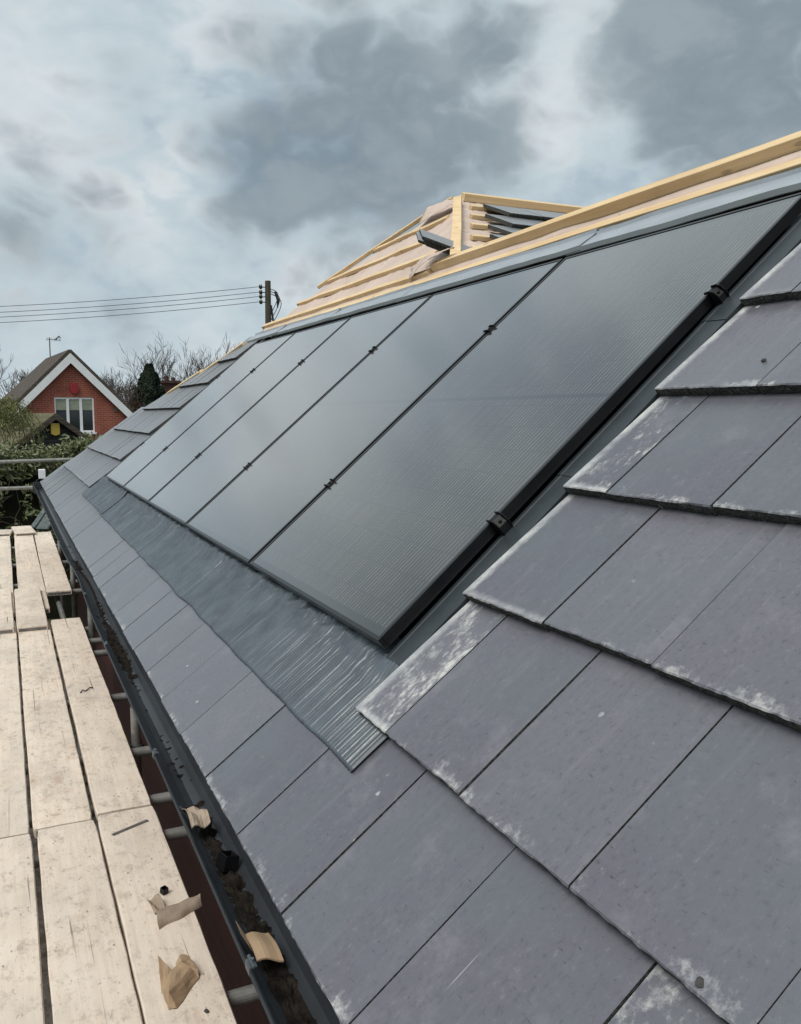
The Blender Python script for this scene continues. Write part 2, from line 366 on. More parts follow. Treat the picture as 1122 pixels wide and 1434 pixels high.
def clad_fn(g, b):
    o = obj_co(g, False); X, Y, Z = g.sep(o)
    row = g.math('FRACT', g.math('MULTIPLY', Z, 6.5)); n = g.noise(g.scale(o, (2, 2, 14)), 2, 5, 0.6)
    c = g.mix(g.rng(n, 0.4, 0.7), (0.012, 0.013, 0.015), (0.035, 0.036, 0.038))
    c = g.mix(g.rng(row, 0.86, 1.0), c, (0.10, 0.10, 0.095))
    g.put(b.inputs['Base Color'], c)
mat('black_cladding', clad_fn, 0.7, 0.3)
simple('window_glass_dark', (0.020, 0.025, 0.028), (0.012, 0.015, 0.018), 2, 0.06, 0.6)
simple('blind_fabric', (0.32, 0.34, 0.27), (0.22, 0.24, 0.19), 3, 0.8, 0.2)
simple('red_alarm', (0.30, 0.015, 0.02), (0.24, 0.012, 0.018), 3, 0.4)
simple('yellow_alarm', (0.60, 0.42, 0.08), (0.52, 0.36, 0.06), 3, 0.4)
simple('grey_pipe', (0.16, 0.12, 0.10), (0.12, 0.09, 0.08), 5, 0.6)
def galv_fn(g, b):
    co = obj_co(g); n = g.noise(co, 14, 5, 0.65)
    c = g.mix(g.rng(n, 0.35, 0.65), (0.27, 0.275, 0.26), (0.19, 0.19, 0.175))
    c = g.mix(g.rng(g.noise(co, 6, 5, 0.7), 0.56, 0.72, 0, 0.7), c, (0.14, 0.10, 0.07))
    g.put(b.inputs['Base Color'], c)
    g.put(b.inputs['Normal'], g.bump(n, 0.15, 0.003))
mat('galvanised_tube', galv_fn, 0.5, 0.5, 0.35)
simple('gutter_plastic', (0.040, 0.047, 0.054), (0.030, 0.034, 0.039), 6, 0.38, 0.5, bump=0.05)
simple('clip_metal', (0.11, 0.125, 0.135), (0.06, 0.07, 0.075), 20, 0.4, 0.5, 0.3)
simple('gutter_dirt', (0.030, 0.024, 0.019), (0.008, 0.007, 0.006), 30, 0.95, 0.1, bump=0.9, bscale=70, bdist=0.01)
simple('cardboard', (0.40, 0.285, 0.18), (0.32, 0.225, 0.14), 7, 0.8, 0.2, bump=0.2, bscale=20)
simple('weathered_cardboard', (0.42, 0.34, 0.26), (0.30, 0.235, 0.175), 6, 0.85, 0.2, bump=0.3, bscale=40)
simple('pebble', (0.09, 0.085, 0.08), (0.05, 0.05, 0.05), 40, 0.9, 0.2)
simple('white_mortar', (0.62, 0.62, 0.60), (0.5, 0.5, 0.48), 60, 0.9, 0.2)
simple('dark_soil', (0.06, 0.048, 0.038), (0.03, 0.025, 0.02), 5, 0.95, 0.1, bump=0.8, bscale=9, bdist=0.05)
simple('rubble', (0.20, 0.17, 0.15), (0.10, 0.09, 0.08), 7, 0.9, 0.2, bump=0.4, bscale=20)
simple('hedge_leaf', (0.085, 0.108, 0.040), (0.155, 0.175, 0.075), 2.2, 0.45, 0.5)
simple('hedge_leaf_light', (0.22, 0.235, 0.13), (0.15, 0.165, 0.09), 3, 0.45, 0.5)
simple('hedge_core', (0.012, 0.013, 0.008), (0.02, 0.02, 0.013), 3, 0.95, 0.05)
simple('hedge_twig', (0.10, 0.085, 0.065), (0.06, 0.05, 0.04), 6, 0.85, 0.2)
simple('conifer_needles', (0.018, 0.030, 0.020), (0.034, 0.048, 0.030), 1.6, 0.8, 0.2)
simple('willow_leaf', (0.19, 0.205, 0.065), (0.13, 0.15, 0.048), 1.5, 0.6, 0.3)
simple('bare_bark', (0.085, 0.070, 0.058), (0.060, 0.050, 0.042), 3, 0.9, 0.1)
simple('brown_scrub', (0.085, 0.060, 0.042), (0.05, 0.042, 0.03), 1, 0.9, 0.1)
simple('pole_wood', (0.085, 0.072, 0.055), (0.055, 0.048, 0.038), 5, 0.85, 0.2, stretch=(6, 6, 0.6))
simple('insulator', (0.012, 0.012, 0.012), (0.02, 0.02, 0.02), 3, 0.3)
simple('wire', (0.09, 0.10, 0.105), (0.07, 0.08, 0.085), 3, 0.5)
simple('painted_dark_plank', (0.13, 0.155, 0.15), (0.06, 0.07, 0.068), 6, 0.7, 0.3, stretch=(6, 1, 6))
simple('aerial_metal', (0.16, 0.16, 0.16), (0.10, 0.10, 0.10), 3, 0.5, 0.5, 0.4)
def ground_fn(g, b):
    co = obj_co(g, False); n = g.noise(co, 0.6, 6, 0.65); n2 = g.noise(co, 9, 5, 0.7)
    L = g.vmath('LENGTH', co, out=1)
    near = g.mix(g.rng(n2, 0.35, 0.7), (0.055, 0.046, 0.038), (0.12, 0.105, 0.09))
    far = g.mix(g.rng(n, 0.3, 0.7), (0.045, 0.065, 0.022), (0.07, 0.082, 0.03))
    g.put(b.inputs['Base Color'], g.mix(g.rng(L, 13, 18), near, far))
    g.put(b.inputs['Normal'], g.bump(n2, 0.8, 0.05))
mat('soil_and_grass', ground_fn, 0.95, 0.1)

# ------------------------------------------------------------------ mesh helpers
TH = 0.71605; CT, ST = math.cos(TH), math.sin(TH)
def RP(u, v, n=0.0): return Vector((v*CT - n*ST, u, v*ST + n*CT))      # roof coordinates -> world
ROOF = Matrix(((0, CT, -ST, 0), (-1, 0, 0, 0), (0, ST, CT, 0), (0, 0, 0, 1)))  # local x = -u, y = up slope, z = normal
WM = {}                                                                   # world matrices of the things
class MB:
    def __init__(s): s.v = []; s.f = []; s.mi = []
    def add(s, vs, fs, mi=0):
        o = len(s.v); s.v += [Vector(p) for p in vs]; s.f += [tuple(i+o for i in f) for f in fs]; s.mi += [mi]*len(fs); return s
    def box(s, a, b, mi=0, M=None):
        x0, y0, z0 = a; x1, y1, z1 = b
        vs = [Vector(p) for p in ((x0,y0,z0),(x1,y0,z0),(x1,y1,z0),(x0,y1,z0),(x0,y0,z1),(x1,y0,z1),(x1,y1,z1),(x0,y1,z1))]
        if M: vs = [M @ p for p in vs]
        return s.add(vs, [(0,3,2,1),(4,5,6,7),(0,1,5,4),(1,2,6,5),(2,3,7,6),(3,0,4,7)], mi)
    def beam(s, p, q, w, h, upv=(0,0,1), mi=0, off=0.0):
        """rectangular bar from p to q; w across, h along upv; p,q on its centre line bottom + off"""
        p, q = Vector(p), Vector(q); d = (q-p).normalized(); u = Vector(upv); a = d.cross(u).normalized(); u = a.cross(d).normalized()
        vs = []
        for c in (p, q):
            for (i, j) in ((-1,0),(1,0),(1,1),(-1,1)): vs.append(c + a*(i*w/2) + u*(j*h+off))
        return s.add(vs, [(0,1,2,3),(7,6,5,4),(0,4,5,1),(1,5,6,2),(2,6,7,3),(3,7,4,0)], mi)
    def tube(s, pts, r, seg=10, caps=True, mi=0):
        pts = [Vector(p) for p in pts]; rs = r if isinstance(r, (list, tuple)) else [r]*len(pts)
        ring = []; a = None
        for i, p in enumerate(pts):
            d = (pts[min(i+1, len(pts)-1)] - pts[max(i-1, 0)]).normalized()
            if a is None: a = d.orthogonal().normalized()
            a = (a - d*a.dot(d)).normalized(); b = d.cross(a)
            ring.append([p + (a*math.cos(2*math.pi*k/seg) + b*math.sin(2*math.pi*k/seg))*rs[i] for k in range(seg)])
        o = len(s.v); s.v += [q for rr in ring for q in rr]
        for i in range(len(pts)-1):
            for k in range(seg):
                k2 = (k+1) % seg
                s.f.append((o+i*seg+k, o+i*seg+k2, o+(i+1)*seg+k2, o+(i+1)*seg+k)); s.mi.append(mi)
        if caps:
            s.f.append(tuple(o+k for k in range(seg))[::-1]); s.mi.append(mi)
            s.f.append(tuple(o+(len(pts)-1)*seg+k for k in range(seg))); s.mi.append(mi)
        return s
    def sheet(s, grid, thick=None, mi=0):
        """grid[i][j] of points; optional thickness vector makes it a closed slab"""
        ni, nj = len(grid), len(grid[0]); o = len(s.v)
        s.v += [Vector(p) for row in grid for p in row]
        def q(i, j, b=0): return o + b*ni*nj + i*nj + j
        for i in range(ni-1):
            for j in range(nj-1): s.f.append((q(i,j), q(i+1,j), q(i+1,j+1), q(i,j+1))); s.mi.append(mi)
        if thick is not None:
            t = Vector(thick); s.v += [Vector(p)+t for row in grid for p in row]
            for i in range(ni-1):
                for j in range(nj-1): s.f.append((q(i,j,1), q(i,j+1,1), q(i+1,j+1,1), q(i+1,j,1))); s.mi.append(mi)
            for i in range(ni-1):
                s.f.append((q(i,0), q(i,0,1), q(i+1,0,1), q(i+1,0))); s.f.append((q(i,nj-1), q(i+1,nj-1), q(i+1,nj-1,1), q(i,nj-1,1))); s.mi += [mi]*2
            for j in range(nj-1):
                s.f.append((q(0,j), q(0,j+1), q(0,j+1,1), q(0,j,1))); s.f.append((q(ni-1,j), q(ni-1,j,1), q(ni-1,j+1,1), q(ni-1,j+1))); s.mi += [mi]*2
        return s
    def prism(s, poly, ext, mi=0):
        n = len(poly); e = Vector(ext); vs = [Vector(p) for p in poly] + [Vector(p)+e for p in poly]
        return s.add(vs, [tuple(range(n))[::-1], tuple(range(n, 2*n))] + [(i, (i+1) % n, (i+1) % n + n, i+n) for i in range(n)], mi)
    def build(s, name, mats, parent=None, M=None, smooth=False, bevel=0.0, recalc=True, kind=None):
        """verts are in world coordinates unless M (world matrix of the new object) says they are local to M"""
        me = bpy.data.meshes.new(name)
        W = WM[parent.name] if parent else Matrix()
        if M is None:
            M = W if parent else Matrix.Translation(s.base()); inv = M.inverted(); vs = [inv @ p for p in s.v]
        else: vs = s.v
        me.from_pydata([tuple(p) for p in vs], [], s.f); me.update()
        mats = mats if isinstance(mats, (list, tuple)) else [mats]
        for m in mats: me.materials.append(MATS[m])
        if len(mats) > 1: me.polygons.foreach_set('material_index', s.mi)
        if recalc:
            bm = bmesh.new(); bm.from_mesh(me); bmesh.ops.recalc_face_normals(bm, faces=bm.faces); bm.to_mesh(me); bm.free()
        if smooth: me.polygons.foreach_set('use_smooth', [True]*len(me.polygons))
        o = bpy.data.objects.new(name, me); COL.objects.link(o)
        if parent: o.parent = parent; o.matrix_parent_inverse = Matrix(); o.matrix_basis = W.inverted() @ M
        else: o.matrix_basis = M
        WM[o.name] = M
        if bevel:
            b = o.modifiers.new('bevel', 'BEVEL'); b.width = bevel; b.segments = 2; b.limit_method = 'ANGLE'; b.angle_limit = R(50)
        if kind: o['kind'] = kind
        return o
    def base(s):
        n = len(s.v); x = sum(p.x for p in s.v)/n; y = sum(p.y for p in s.v)/n; return Vector((x, y, min(p.z for p in s.v)))
def tag(o, label, cat, group=None):
    o['label'] = label; o['category'] = cat
    if group: o['group'] = group
    return o
def thing(name, label, cat, loc=(0,0,0), group=None, M=None):
    o = bpy.data.objects.new(name, None); COL.objects.link(o); o.empty_display_size = 0.1
    M = M if M is not None else Matrix.Translation(Vector(loc)); o.matrix_basis = M; WM[o.name] = M
    return tag(o, label, cat, group)
def place(src, name, parent, M):
    o = src.copy(); o.name = name; COL.objects.link(o)
    W = WM[parent.name] if parent else Matrix()
    o.parent = parent; o.matrix_parent_inverse = Matrix(); o.matrix_basis = W.inverted() @ M; WM[o.name] = M; return o
def struct(o): o['kind'] = 'structure'; return o
def project(p):
    d = Vector(p) - CAM; z = d.dot(fw)
    if z < 0.05: return None
    return 561 + 1204*d.dot(rt)/z, 717 - 1204*d.dot(up)/z

# ------------------------------------------------------------------ ground
GZ = -3.3
g = MB(); N = 40
xs = [-600, -250, -100, -50, -30] + [-20 + i*1.0 for i in range(46)] + [30, 45, 70, 120, 300, 600]
ys = [-600, -200, -60, -25] + [-12 + i*1.0 for i in range(50)] + [45, 60, 90, 150, 300, 700, 1500]
g.sheet([[(x, y, GZ + 0.06*noise.noise(Vector((x*0.9, y*0.9, 0))) + 0.03*noise.noise(Vector((x*3, y*3, 5)))) for y in ys] for x in xs])
struct(g.build('ground', 'soil_and_grass', M=Matrix(), smooth=True, recalc=False))

# ------------------------------------------------------------------ the house with the new roof
house = thing('house', 'brick house whose slope is half tiled in grey slates with bare battens above', 'house', (1.6, 3.5, GZ))
LEAD0, GAUGE, NT_ = -0.497, 0.349, 0.027
HIP = [(10.05, -0.52), (9.36, 0.25), (8.5, 0.95), (7.4, 1.45), (6.62, 2.08), (6.2, 2.75), (4.62, 3.54)]
def hip_u(v):
    for (u0, v0), (u1, v1) in zip(HIP, HIP[1:]):
        if v <= v1: return u0 + (u1-u0)*(v-v0)/(v1-v0)
    return HIP[-1][0]
APEX = RP(4.65, 3.54, -0.085); HFOOT = RP(2.72, 2.14, -0.085)
# deck/membrane of the main slope
U0 = -2.75
def sag(u, v, base=-0.088):
    k = (v - 2.14)/0.32; s = 0.0
    if 2.07 <= v <= 2.15: return -0.052 + 0.006*noise.noise(Vector((u*4, v*3, 3.0)))
    if v > 2.02: s = 0.008 - 0.006*math.sin(math.pi*(k - math.floor(k)))**2 + 0.010*noise.noise(Vector((u*3, v*2, 3.0))) + 0.013*abs(noise.noise(Vector((u*7 + v*8, v*11 - u*4, 1.0))))
    return base + s
m = MB(); grid = []
for v in [-0.45 + i*2.50/14 for i in range(15)] + [2.065, 2.075, 2.11, 2.14]:
    ue = hip_u(v) - 0.02
    grid.append([RP(U0 + (ue-U0)*j/110, v, sag(U0 + (ue-U0)*j/110, v)) for j in range(111)])
m.sheet(grid)
grid = []
for i in range(34):
    v = 2.14 + (3.52-2.14)*i/33; t = (v-2.14)/(3.54-2.14)
    a = 2.68 + (4.60-2.68)*t; e = hip_u(v) - 0.02
    grid.append([RP(a + (e-a)*j/70, v, sag(a + (e-a)*j/70, v)) for j in range(71)])
m.sheet(grid)
m.build('roof_membrane', 'roof_membrane', house, smooth=True, recalc=False)
# hip end planes / back slopes (unseen from the photo but real)
RZ = RP(0, 2.14, -0.085).z; RX = RP(0, 2.14, -0.085).x
EZ = RP(0, -0.45, -0.09).z; EX = RP(0, -0.45, -0.09).x
m = MB()
m.add([(RX, U0, RZ), (RX, 2.72, RZ), (2*RX-EX, 2.72, EZ), (2*RX-EX, U0, EZ)], [(0,1,2,3)])
AP = APEX
m.add([AP, (9, AP.y, AP.z), (9, 7.0, RZ-0.05), RP(6.6, 2.08, -0.09)], [(0,1,2,3)])
m.add([RP(6.6, 2.08, -0.09), (9, 7.0, RZ-0.05), (2*RX-EX+1, 9.9, EZ), RP(10.0, -0.45, -0.09)], [(0,1,2,3)])
m.build('back_roof', 'old_brown_roof', house, recalc=False)
# wing face towards the camera
FN = Vector((0, AP.y-HFOOT.y, AP.z-HFOOT.z)).normalized(); FNRM = Vector((1,0,0)).cross(FN).normalized()
if FNRM.z < 0: FNRM = -FNRM
def WF(x, s, n=0.0):                      # s = distance down from the wing ridge
    return Vector((x, AP.y, AP.z)) - FN*s + FNRM*n
SL = (Vector((0, AP.y, AP.z)) - Vector((0, HFOOT.y, HFOOT.z))).length
def hip_x(s): return AP.x + (HFOOT.x-AP.x)*s/SL
m = MB()
m.sheet([[WF(hip_x(SL*1.02*i/24) + (8.5-hip_x(SL*1.02*i/24))*(j/60)**1.6, SL*1.02*i/24, 0.01*noise.noise(Vector((j*0.8, i*0.9, 9))) - 0.006*math.sin(i*1.57)**2) for j in range(61)] for i in range(25)])
m.build('wing_membrane', 'roof_membrane', house, smooth=True, recalc=False)
# walls
WXL = 0.0
m = MB().box((0.0, U0+0.15, GZ), (0.25, 9.6, EZ-0.02)).box((0.25, 9.35, GZ), (3.2, 9.6, EZ-0.02)).box((0.25, U0+0.15, GZ), (3.2, U0+0.4, EZ-0.02)).box((3.2, U0+0.15, GZ), (3.45, 9.6, EZ-0.02))
m.build('boarded_wall', 'mahogany_boarding', house)
m = MB(); m.add([(EX+0.03, U0+0.2, EZ-0.03), (2*RX-EX-0.03, U0+0.2, EZ-0.03), (RX, U0+0.2, RZ-0.03), (EX+0.03, U0+0.3, EZ-0.03), (2*RX-EX-0.03, U0+0.3, EZ-0.03), (RX, U0+0.3, RZ-0.03)], [(0,1,2),(5,4,3),(0,3,4,1),(1,4,5,2),(2,5,3,0)])
m.build('gable_wall', 'red_brick', house)
MB().box((-0.30, U0, -0.50), (-0.27, 9.75, -0.33)).box((-0.27, U0, -0.50), (-0.003, 9.7, -0.485)).build('fascia', 'mahogany_boarding', house, bevel=0.002)

# ---------------- battens
def batten(name, p, q, w, h, matname='batten_wood', upn=None, wob=0.006, seed=0):
    p, q = Vector(p), Vector(q); n = max(2, int((q-p).length/0.35)); u = Vector(upn) if upn else Vector((-ST, 0, CT))
    d = (q-p).normalized(); a = d.cross(u).normalized()
    pts = [p + (q-p)*i/n + a*wob*noise.noise(Vector((i*0.7, seed*3.1, 0))) + u*wob*0.6*noise.noise(Vector((i*0.7, seed*3.1, 7))) for i in range(n+1)]
    mb = MB(); vs = []
    for c in pts:
        for (i, j) in ((-1,0),(1,0),(1,1),(-1,1)): vs.append(c + a*(i*w/2) + u*(j*h))
    fs = [(0,1,2,3), tuple(len(vs)-4+k for k in (3,2,1,0))]
    for i in range(n):
        for k in range(4): fs.append((4*i+k, 4*i+4+k, 4*i+4+(k+1) % 4, 4*i+(k+1) % 4))
    mb.add(vs, fs); return mb.build(name, matname, house, bevel=0.003)
ND = -0.082
batten('ridge_batten', RP(-2.7, 2.178, ND), RP(2.98, 2.165, ND), 0.050, 0.076, seed=1)
batten('ridge_batten', RP(3.00, 2.135, ND), RP(6.68, 2.14, ND), 0.045, 0.055, seed=2)
batten('low_batten', RP(-2.7, 2.045, ND), RP(6.45, 2.035, ND), 0.050, 0.040, seed=3)
for i, (v, a, b) in enumerate(((2.455, 3.42, 6.42), (2.79, 4.13, 6.23), (3.12, 4.22, 5.62))):
    batten('roof_batten', RP(a, v, ND), RP(b, v + (0.03 if i == 0 else -0.02), ND), 0.045, 0.030, seed=5+i, wob=0.016)
batten('hip_batten', RP(6.26, 2.70, ND+0.01), RP(5.05, 3.42, ND+0.01), 0.045, 0.032, seed=9, wob=0.01)
batten('hip_batten', RP(5.02, 3.40, ND), RP(4.72, 3.53, ND), 0.045, 0.045, seed=10)
batten('hip_batten', RP(7.35, 1.47, ND), RP(6.62, 1.86, ND+0.02), 0.05, 0.045, seed=11)
batten('hip_batten', RP(8.0, 1.18, ND), RP(7.32, 1.5, ND+0.01), 0.05, 0.05, seed=12)
batten('hip_batten', RP(9.92, -0.40, ND), RP(9.70, -0.12, ND), 0.05, 0.03, seed=13)
# hip rafter board between the two faces
hr = (HFOOT - APEX).normalized()
nh = (Vector((-ST, 0, CT)) + FNRM).normalized()
batten('hip_board', APEX + hr*0.20 + nh*0.03, HFOOT + nh*0.03 - hr*0.12, 0.066, 0.03, 'batten_wood', upn=nh, wob=0.004, seed=14)
for i, s in enumerate((0.0, 0.33, 0.66, 0.98, 1.33, 1.66)):
    x0 = hip_x(s) + (0.09 if s else 0.02)
    batten('wing_batten', WF(x0, s + 0.02, 0.0), WF(x0 + (1.5 if s else 6.0), s + 0.02, 0.0), 0.045 if s else 0.06, 0.032 if s else 0.06, 'batten_wood_across', upn=FNRM, wob=0.012, seed=20+i)

# ---------------- tiles
TL = 0.42
_tm = {}
def tile_mesh(w, cut=0.0, var=0):
    key = (round(w, 3), round(cut, 2), var)
    if key in _tm: return _tm[key]
    rr = random.Random(hash(key) & 0xffff)
    nx = max(6, int(w/0.006)); ny = [0.0, 0.0025, 0.07, 0.2, 0.33, TL]
    mb = MB(); ox = rr.random()*100
    ph = [(rr.random()-0.5)*0.0022 for _ in range(4)]
    def X(t, y):
        x0 = min(cut*y, w-0.02) if cut else 0.0
        return x0 + (w-x0)*t
    rows = []
    def jit(t, k): return noise.noise(Vector((ox + t*w*55, k*3.3, var)))
    bot = [(X(t/nx, 0), 0.0016*jit(t/nx, 5) + 0.0045, -NT_ + 0.0008*jit(t/nx, 6)) for t in range(nx+1)]
    mid = [(X(t/nx, 0), 0.0030*jit(t/nx, 7) + 0.001, -NT_*0.5) for t in range(nx+1)]
    top0 = [(X(t/nx, 0), 0.0018*jit(t/nx, 1) + 0.0014*noise.noise(Vector((ox + t/nx*w*14, 2, 0))), -0.0022 + 0.0012*jit(t/nx, 2)) for t in range(nx+1)]
    rows = [bot, mid, top0]
    for y in ny[1:]:
        rows.append([(X(t/nx, y), y, 0.0006*math.sin(3.1*t/nx + ph[0]*900)*(1 if y < 0.3 else 0) + ph[1]*(t/nx - 0.5)) for t in range(nx+1)])
    back = [(X(t/nx, TL), TL, -NT_) for t in range(nx+1)]; rows.append(back)
    mb.sheet(rows)
    n = len(mb.f)
    for i in range(n):
        r = i//nx; mb.mi[i] = 1 if r < 2 else 0
    # ends and underside
    nj = nx+1; nr = len(rows)
    mb.f.append(tuple(r*nj for r in range(nr))); mb.mi.append(1)
    mb.f.append(tuple(r*nj + nx for r in range(nr))[::-1]); mb.mi.append(1)
    mb.f.append(tuple(range(nj))[::-1] + tuple((nr-1)*nj + t for t in range(nj))); mb.mi.append(1)
    me = bpy.data.meshes.new('roof_tile'); me.from_pydata([tuple(v) for v in mb.v], [], mb.f)
    me.materials.append(MATS['slate_tile']); me.materials.append(MATS['tile_broken_edge'])
    bm = bmesh.new(); bm.from_mesh(me); me.polygons.foreach_set('material_index', mb.mi)
    bm.free(); bm = bmesh.new(); bm.from_mesh(me); bmesh.ops.recalc_face_normals(bm, faces=bm.faces); bm.to_mesh(me); bm.free()
    _tm[key] = me; return me
TILT = math.atan(NT_/GAUGE)
def tile_matrix(u_far, v, rr, n=-0.02):
    J = Matrix.Rotation(-TILT + rr.uniform(-0.002, 0.002), 4, 'X') @ Matrix.Rotation(rr.uniform(-0.0018, 0.0018), 4, 'Z')
    p = RP(u_far, v + rr.uniform(-0.0025, 0.0025), n + rr.uniform(-0.0008, 0.0012))
    return Matrix.Translation(p) @ ROOF @ J
TW, GAP = 0.3065, 0.0035
specs = []                                     # (matrix, mesh, props, screen distance)
rr = random.Random(3)
def add_tile(u_far, w, v, cut=0.0, white=0.0, verge=0.0):
    M = tile_matrix(u_far - GAP/2, v, rr); ww = w - GAP
    specs.append((M, tile_mesh(ww, cut, rr.randrange(4)), dict(white=white, verge=verge, width=ww), RP(u_far - w/2, v+0.17)))
for k in range(8):
    v = LEAD0 + GAUGE*k
    off = -0.415 if k % 2 == 0 else -0.262
    hu = hip_u(v)
    # near side / eaves course
    if k == 0:
        us = [off + TW*i for i in range(-7, 36)]
        for u in us:
            if u - TW > hu - 0.05: continue
            if u > hu: add_tile(hu, TW - (u-hu), v, 1.3)
            else: add_tile(u, TW, v)
    else:
        start = -0.10
        add_tile(start, start - off, v, 0, {1: 0.80, 2: 0.30, 3: 0.72, 4: 0.14, 5: 0.2}.get(k, 0.1), 1.0)
        u = off
        while u > U0: add_tile(u, TW, v); u -= TW
        # far side beyond the panels
        fs = 6.12 + (0.06 if k in (3,) else 0.0); u = fs + (TW if k % 2 else TW/2)
        prev = fs
        while prev < hu - 0.06:
            if k >= 7: break
            lim = hu - (0.12 + 0.07*(k-3) if k > 3 else 0)
            if u >= lim: add_tile(lim, lim-prev, v, 1.2); break
            add_tile(u, u-prev, v); prev = u; u += TW
def seen(P):
    q = project(P); return q is not None and -120 < q[0] < 1240 and -60 < q[1] < 1560
vis = sorted([s for s in specs if seen(s[3])], key=lambda s: (s[3]-CAM).length)
rest = [s for s in specs if not seen(s[3])] + vis[100:]
vis = vis[:100]
for (M, me, pr, P) in vis:
    o = bpy.data.objects.new('roof_tile', me); COL.objects.link(o); o.parent = house
    o.matrix_basis = WM[house.name].inverted() @ M
    for a, b in pr.items(): o[a] = b
mb = MB()
for (M, me, pr, P) in rest:
    mb.add([M @ v.co for v in me.vertices], [tuple(p.vertices) for p in me.polygons]); mb.mi[-len(me.polygons):] = [p.material_index for p in me.polygons]
if rest:
    o = mb.build('roof_tiling', ['slate_tile', 'tile_broken_edge'], house, kind='stuff', recalc=False); o['width'] = 0.3; o['white'] = 0.0; o['verge'] = 0.0
# tiles already hung on the wing
rw = random.Random(11)
for k, (xl, yl) in enumerate(((2.76, 3.95), (2.58, 3.62), (2.43, 3.31), (2.27, 3.02))):
    s = (AP.y - yl)/FN.y
    Bm = Matrix(((1, 0, 0, 0), (0, FN.y, FNRM.y, 0), (0, FN.z, FNRM.z, 0), (0, 0, 0, 1)))
    for j in range(7 if k < 2 else 5):
        P = WF(xl + j*TW, s, 0.088 + 0.003*rw.random())
        o = bpy.data.objects.new('wing_tile', tile_mesh(TW-GAP, 0, j % 4)); COL.objects.link(o); o.parent = house
        o.matrix_basis = WM[house.name].inverted() @ Matrix.Translation(P) @ Bm @ Matrix.Rotation(-0.085 + rw.uniform(-.01, .01), 4, 'X') @ Matrix.Rotation(rw.uniform(-.01, .01), 4, 'Z')
        o['width'] = TW; o['white'] = 0.0; o['verge'] = 0.0
# white end cap at the eaves corner
MB().box((-0.37, 9.98, -0.30), (-0.29, 10.12, -0.185)).build('eaves_end_cap', 'white_upvc', house, bevel=0.006)

# ---------------- gutter
def gut_dx(y): return 0.020*math.exp(-((y-3.2)/0.55)**2)
prof = [(-0.330, -0.345), (-0.331, -0.400), (-0.338, -0.425), (-0.352, -0.441), (-0.372, -0.446), (-0.392, -0.438), (-0.412, -0.418), (-0.432, -0.382), (-0.436, -0.366), (-0.440, -0.362), (-0.4425, -0.367),
        (-0.438, -0.380), (-0.417, -0.421), (-0.395, -0.443), (-0.372, -0.451), (-0.349, -0.446), (-0.334, -0.429), (-0.327, -0.402), (-0.326, -0.345)]
mb = MB(); rows = []
for i in range(141):
    y = -2.8 + i*(10.05+2.8)/140
    rows.append([(x + gut_dx(y)*(1.0 if x < -0.37 else 0.3), y, z + 0.004*noise.noise(Vector((y*0.8, 0, 0))) - (0.012*math.exp(-((y-3.2)/0.55)**2) if x < -0.4 else 0)) for (x, z) in prof])
mb.sheet(rows); gutter = mb.build('gutter', 'gutter_plastic', house, smooth=False)
MB().box((-0.447, 10.05, -0.475), (-0.326, 10.062, -0.345)).box((-0.447, -2.812, -0.475), (-0.326, -2.80, -0.345)).build('gutter_stop_end', 'gutter_plastic', gutter)
for i, y in enumerate((-0.50, 0.45, 1.62, 2.62, 4.5, 5.9, 7.3, 8.8)):
    x = -0.440 + gut_dx(y)
    q = MB().box((x-0.003, y-0.013, -0.372), (x+0.002, y+0.013, -0.357)).box((x-0.003, y-0.013, -0.359), (x+0.011, y+0.013, -0.3565))
    q.tube([(x+0.004, y-0.017, -0.355), (x+0.004, y+0.017, -0.355)], 0.0032, 8).tube([(x+0.006, y, -0.358), (x+0.006, y, -0.349)], 0.0035, 6)
    q.build('gutter_clip', 'clip_metal', gutter, bevel=0.002)
mb = MB(); rows = []
for i in range(520):
    y = -1.6 + i*0.0125; row = []
    f = (0.15 if y > 0.3 else 0.5) + 0.75*noise.noise(Vector((y*1.4, 3, 1)))
    for j in range(13):
        x = -0.408 + 0.066*j/12
        h = -0.004 + 0.026*max(0, f)*(1-abs(j-7)/7.5) + 0.012*noise.noise(Vector((x*60, y*60, 2))) + 0.010*noise.noise(Vector((x*25, y*25, 8)))
        row.append((x, y, -0.4475 + max(h, 0.001) + (0.32 if x < -0.375 else 0.2)*abs(x+0.372)))
    rows.append(row)
mb.sheet(rows, (0, 0, -0.003)).build('gutter_silt', 'gutter_dirt', gutter, kind='stuff')

# ------------------------------------------------------------------ mounting frame, flashing and solar panels
PW, PH, PG = 1.134, 1.722, 0.020
def ps(i): return i*(PW+PG)
mount = thing('mounting_frame', 'black roof mounting frame with grey trays and clamps holding the five solar panels', 'mounting frame', M=Matrix.Translation(RP(2.9, 0, -0.08)))
def prof_v(pr, v0, v1, nv=1):                                   # pr = list of (u, n), swept up the slope
    return [[RP(u, v0 + (v1-v0)*i/nv, n) for (u, n) in pr] for i in range(nv+1)]
side = [(0.10, -0.069), (0.012, -0.068), (0.004, -0.046), (-0.004, -0.041), (-0.018, -0.0385), (-0.022, -0.0365), (-0.025, -0.0362), (-0.029, -0.0378), (-0.094, -0.0400), (-0.097, -0.072), (-0.134, -0.082)]
for j in range(3):
    v0, v1 = [(-0.012, 0.63), (0.60, 1.22), (1.19, 1.86)][j]
    dn = [0.0, 0.002, 0.004][j]
    MB().sheet(prof_v([(u - 0.0005*j, n + dn) for u, n in side], v0, v1), (0.0012, 0, -0.0012)).build('side_tray', 'tray_plastic', mount, bevel=0.0)
    MB().sheet(prof_v([(5.75 - u*1.9, n + dn) for u, n in side], v0, v1), (0.0012, 0, -0.0012)).build('side_tray', 'tray_plastic', mount)
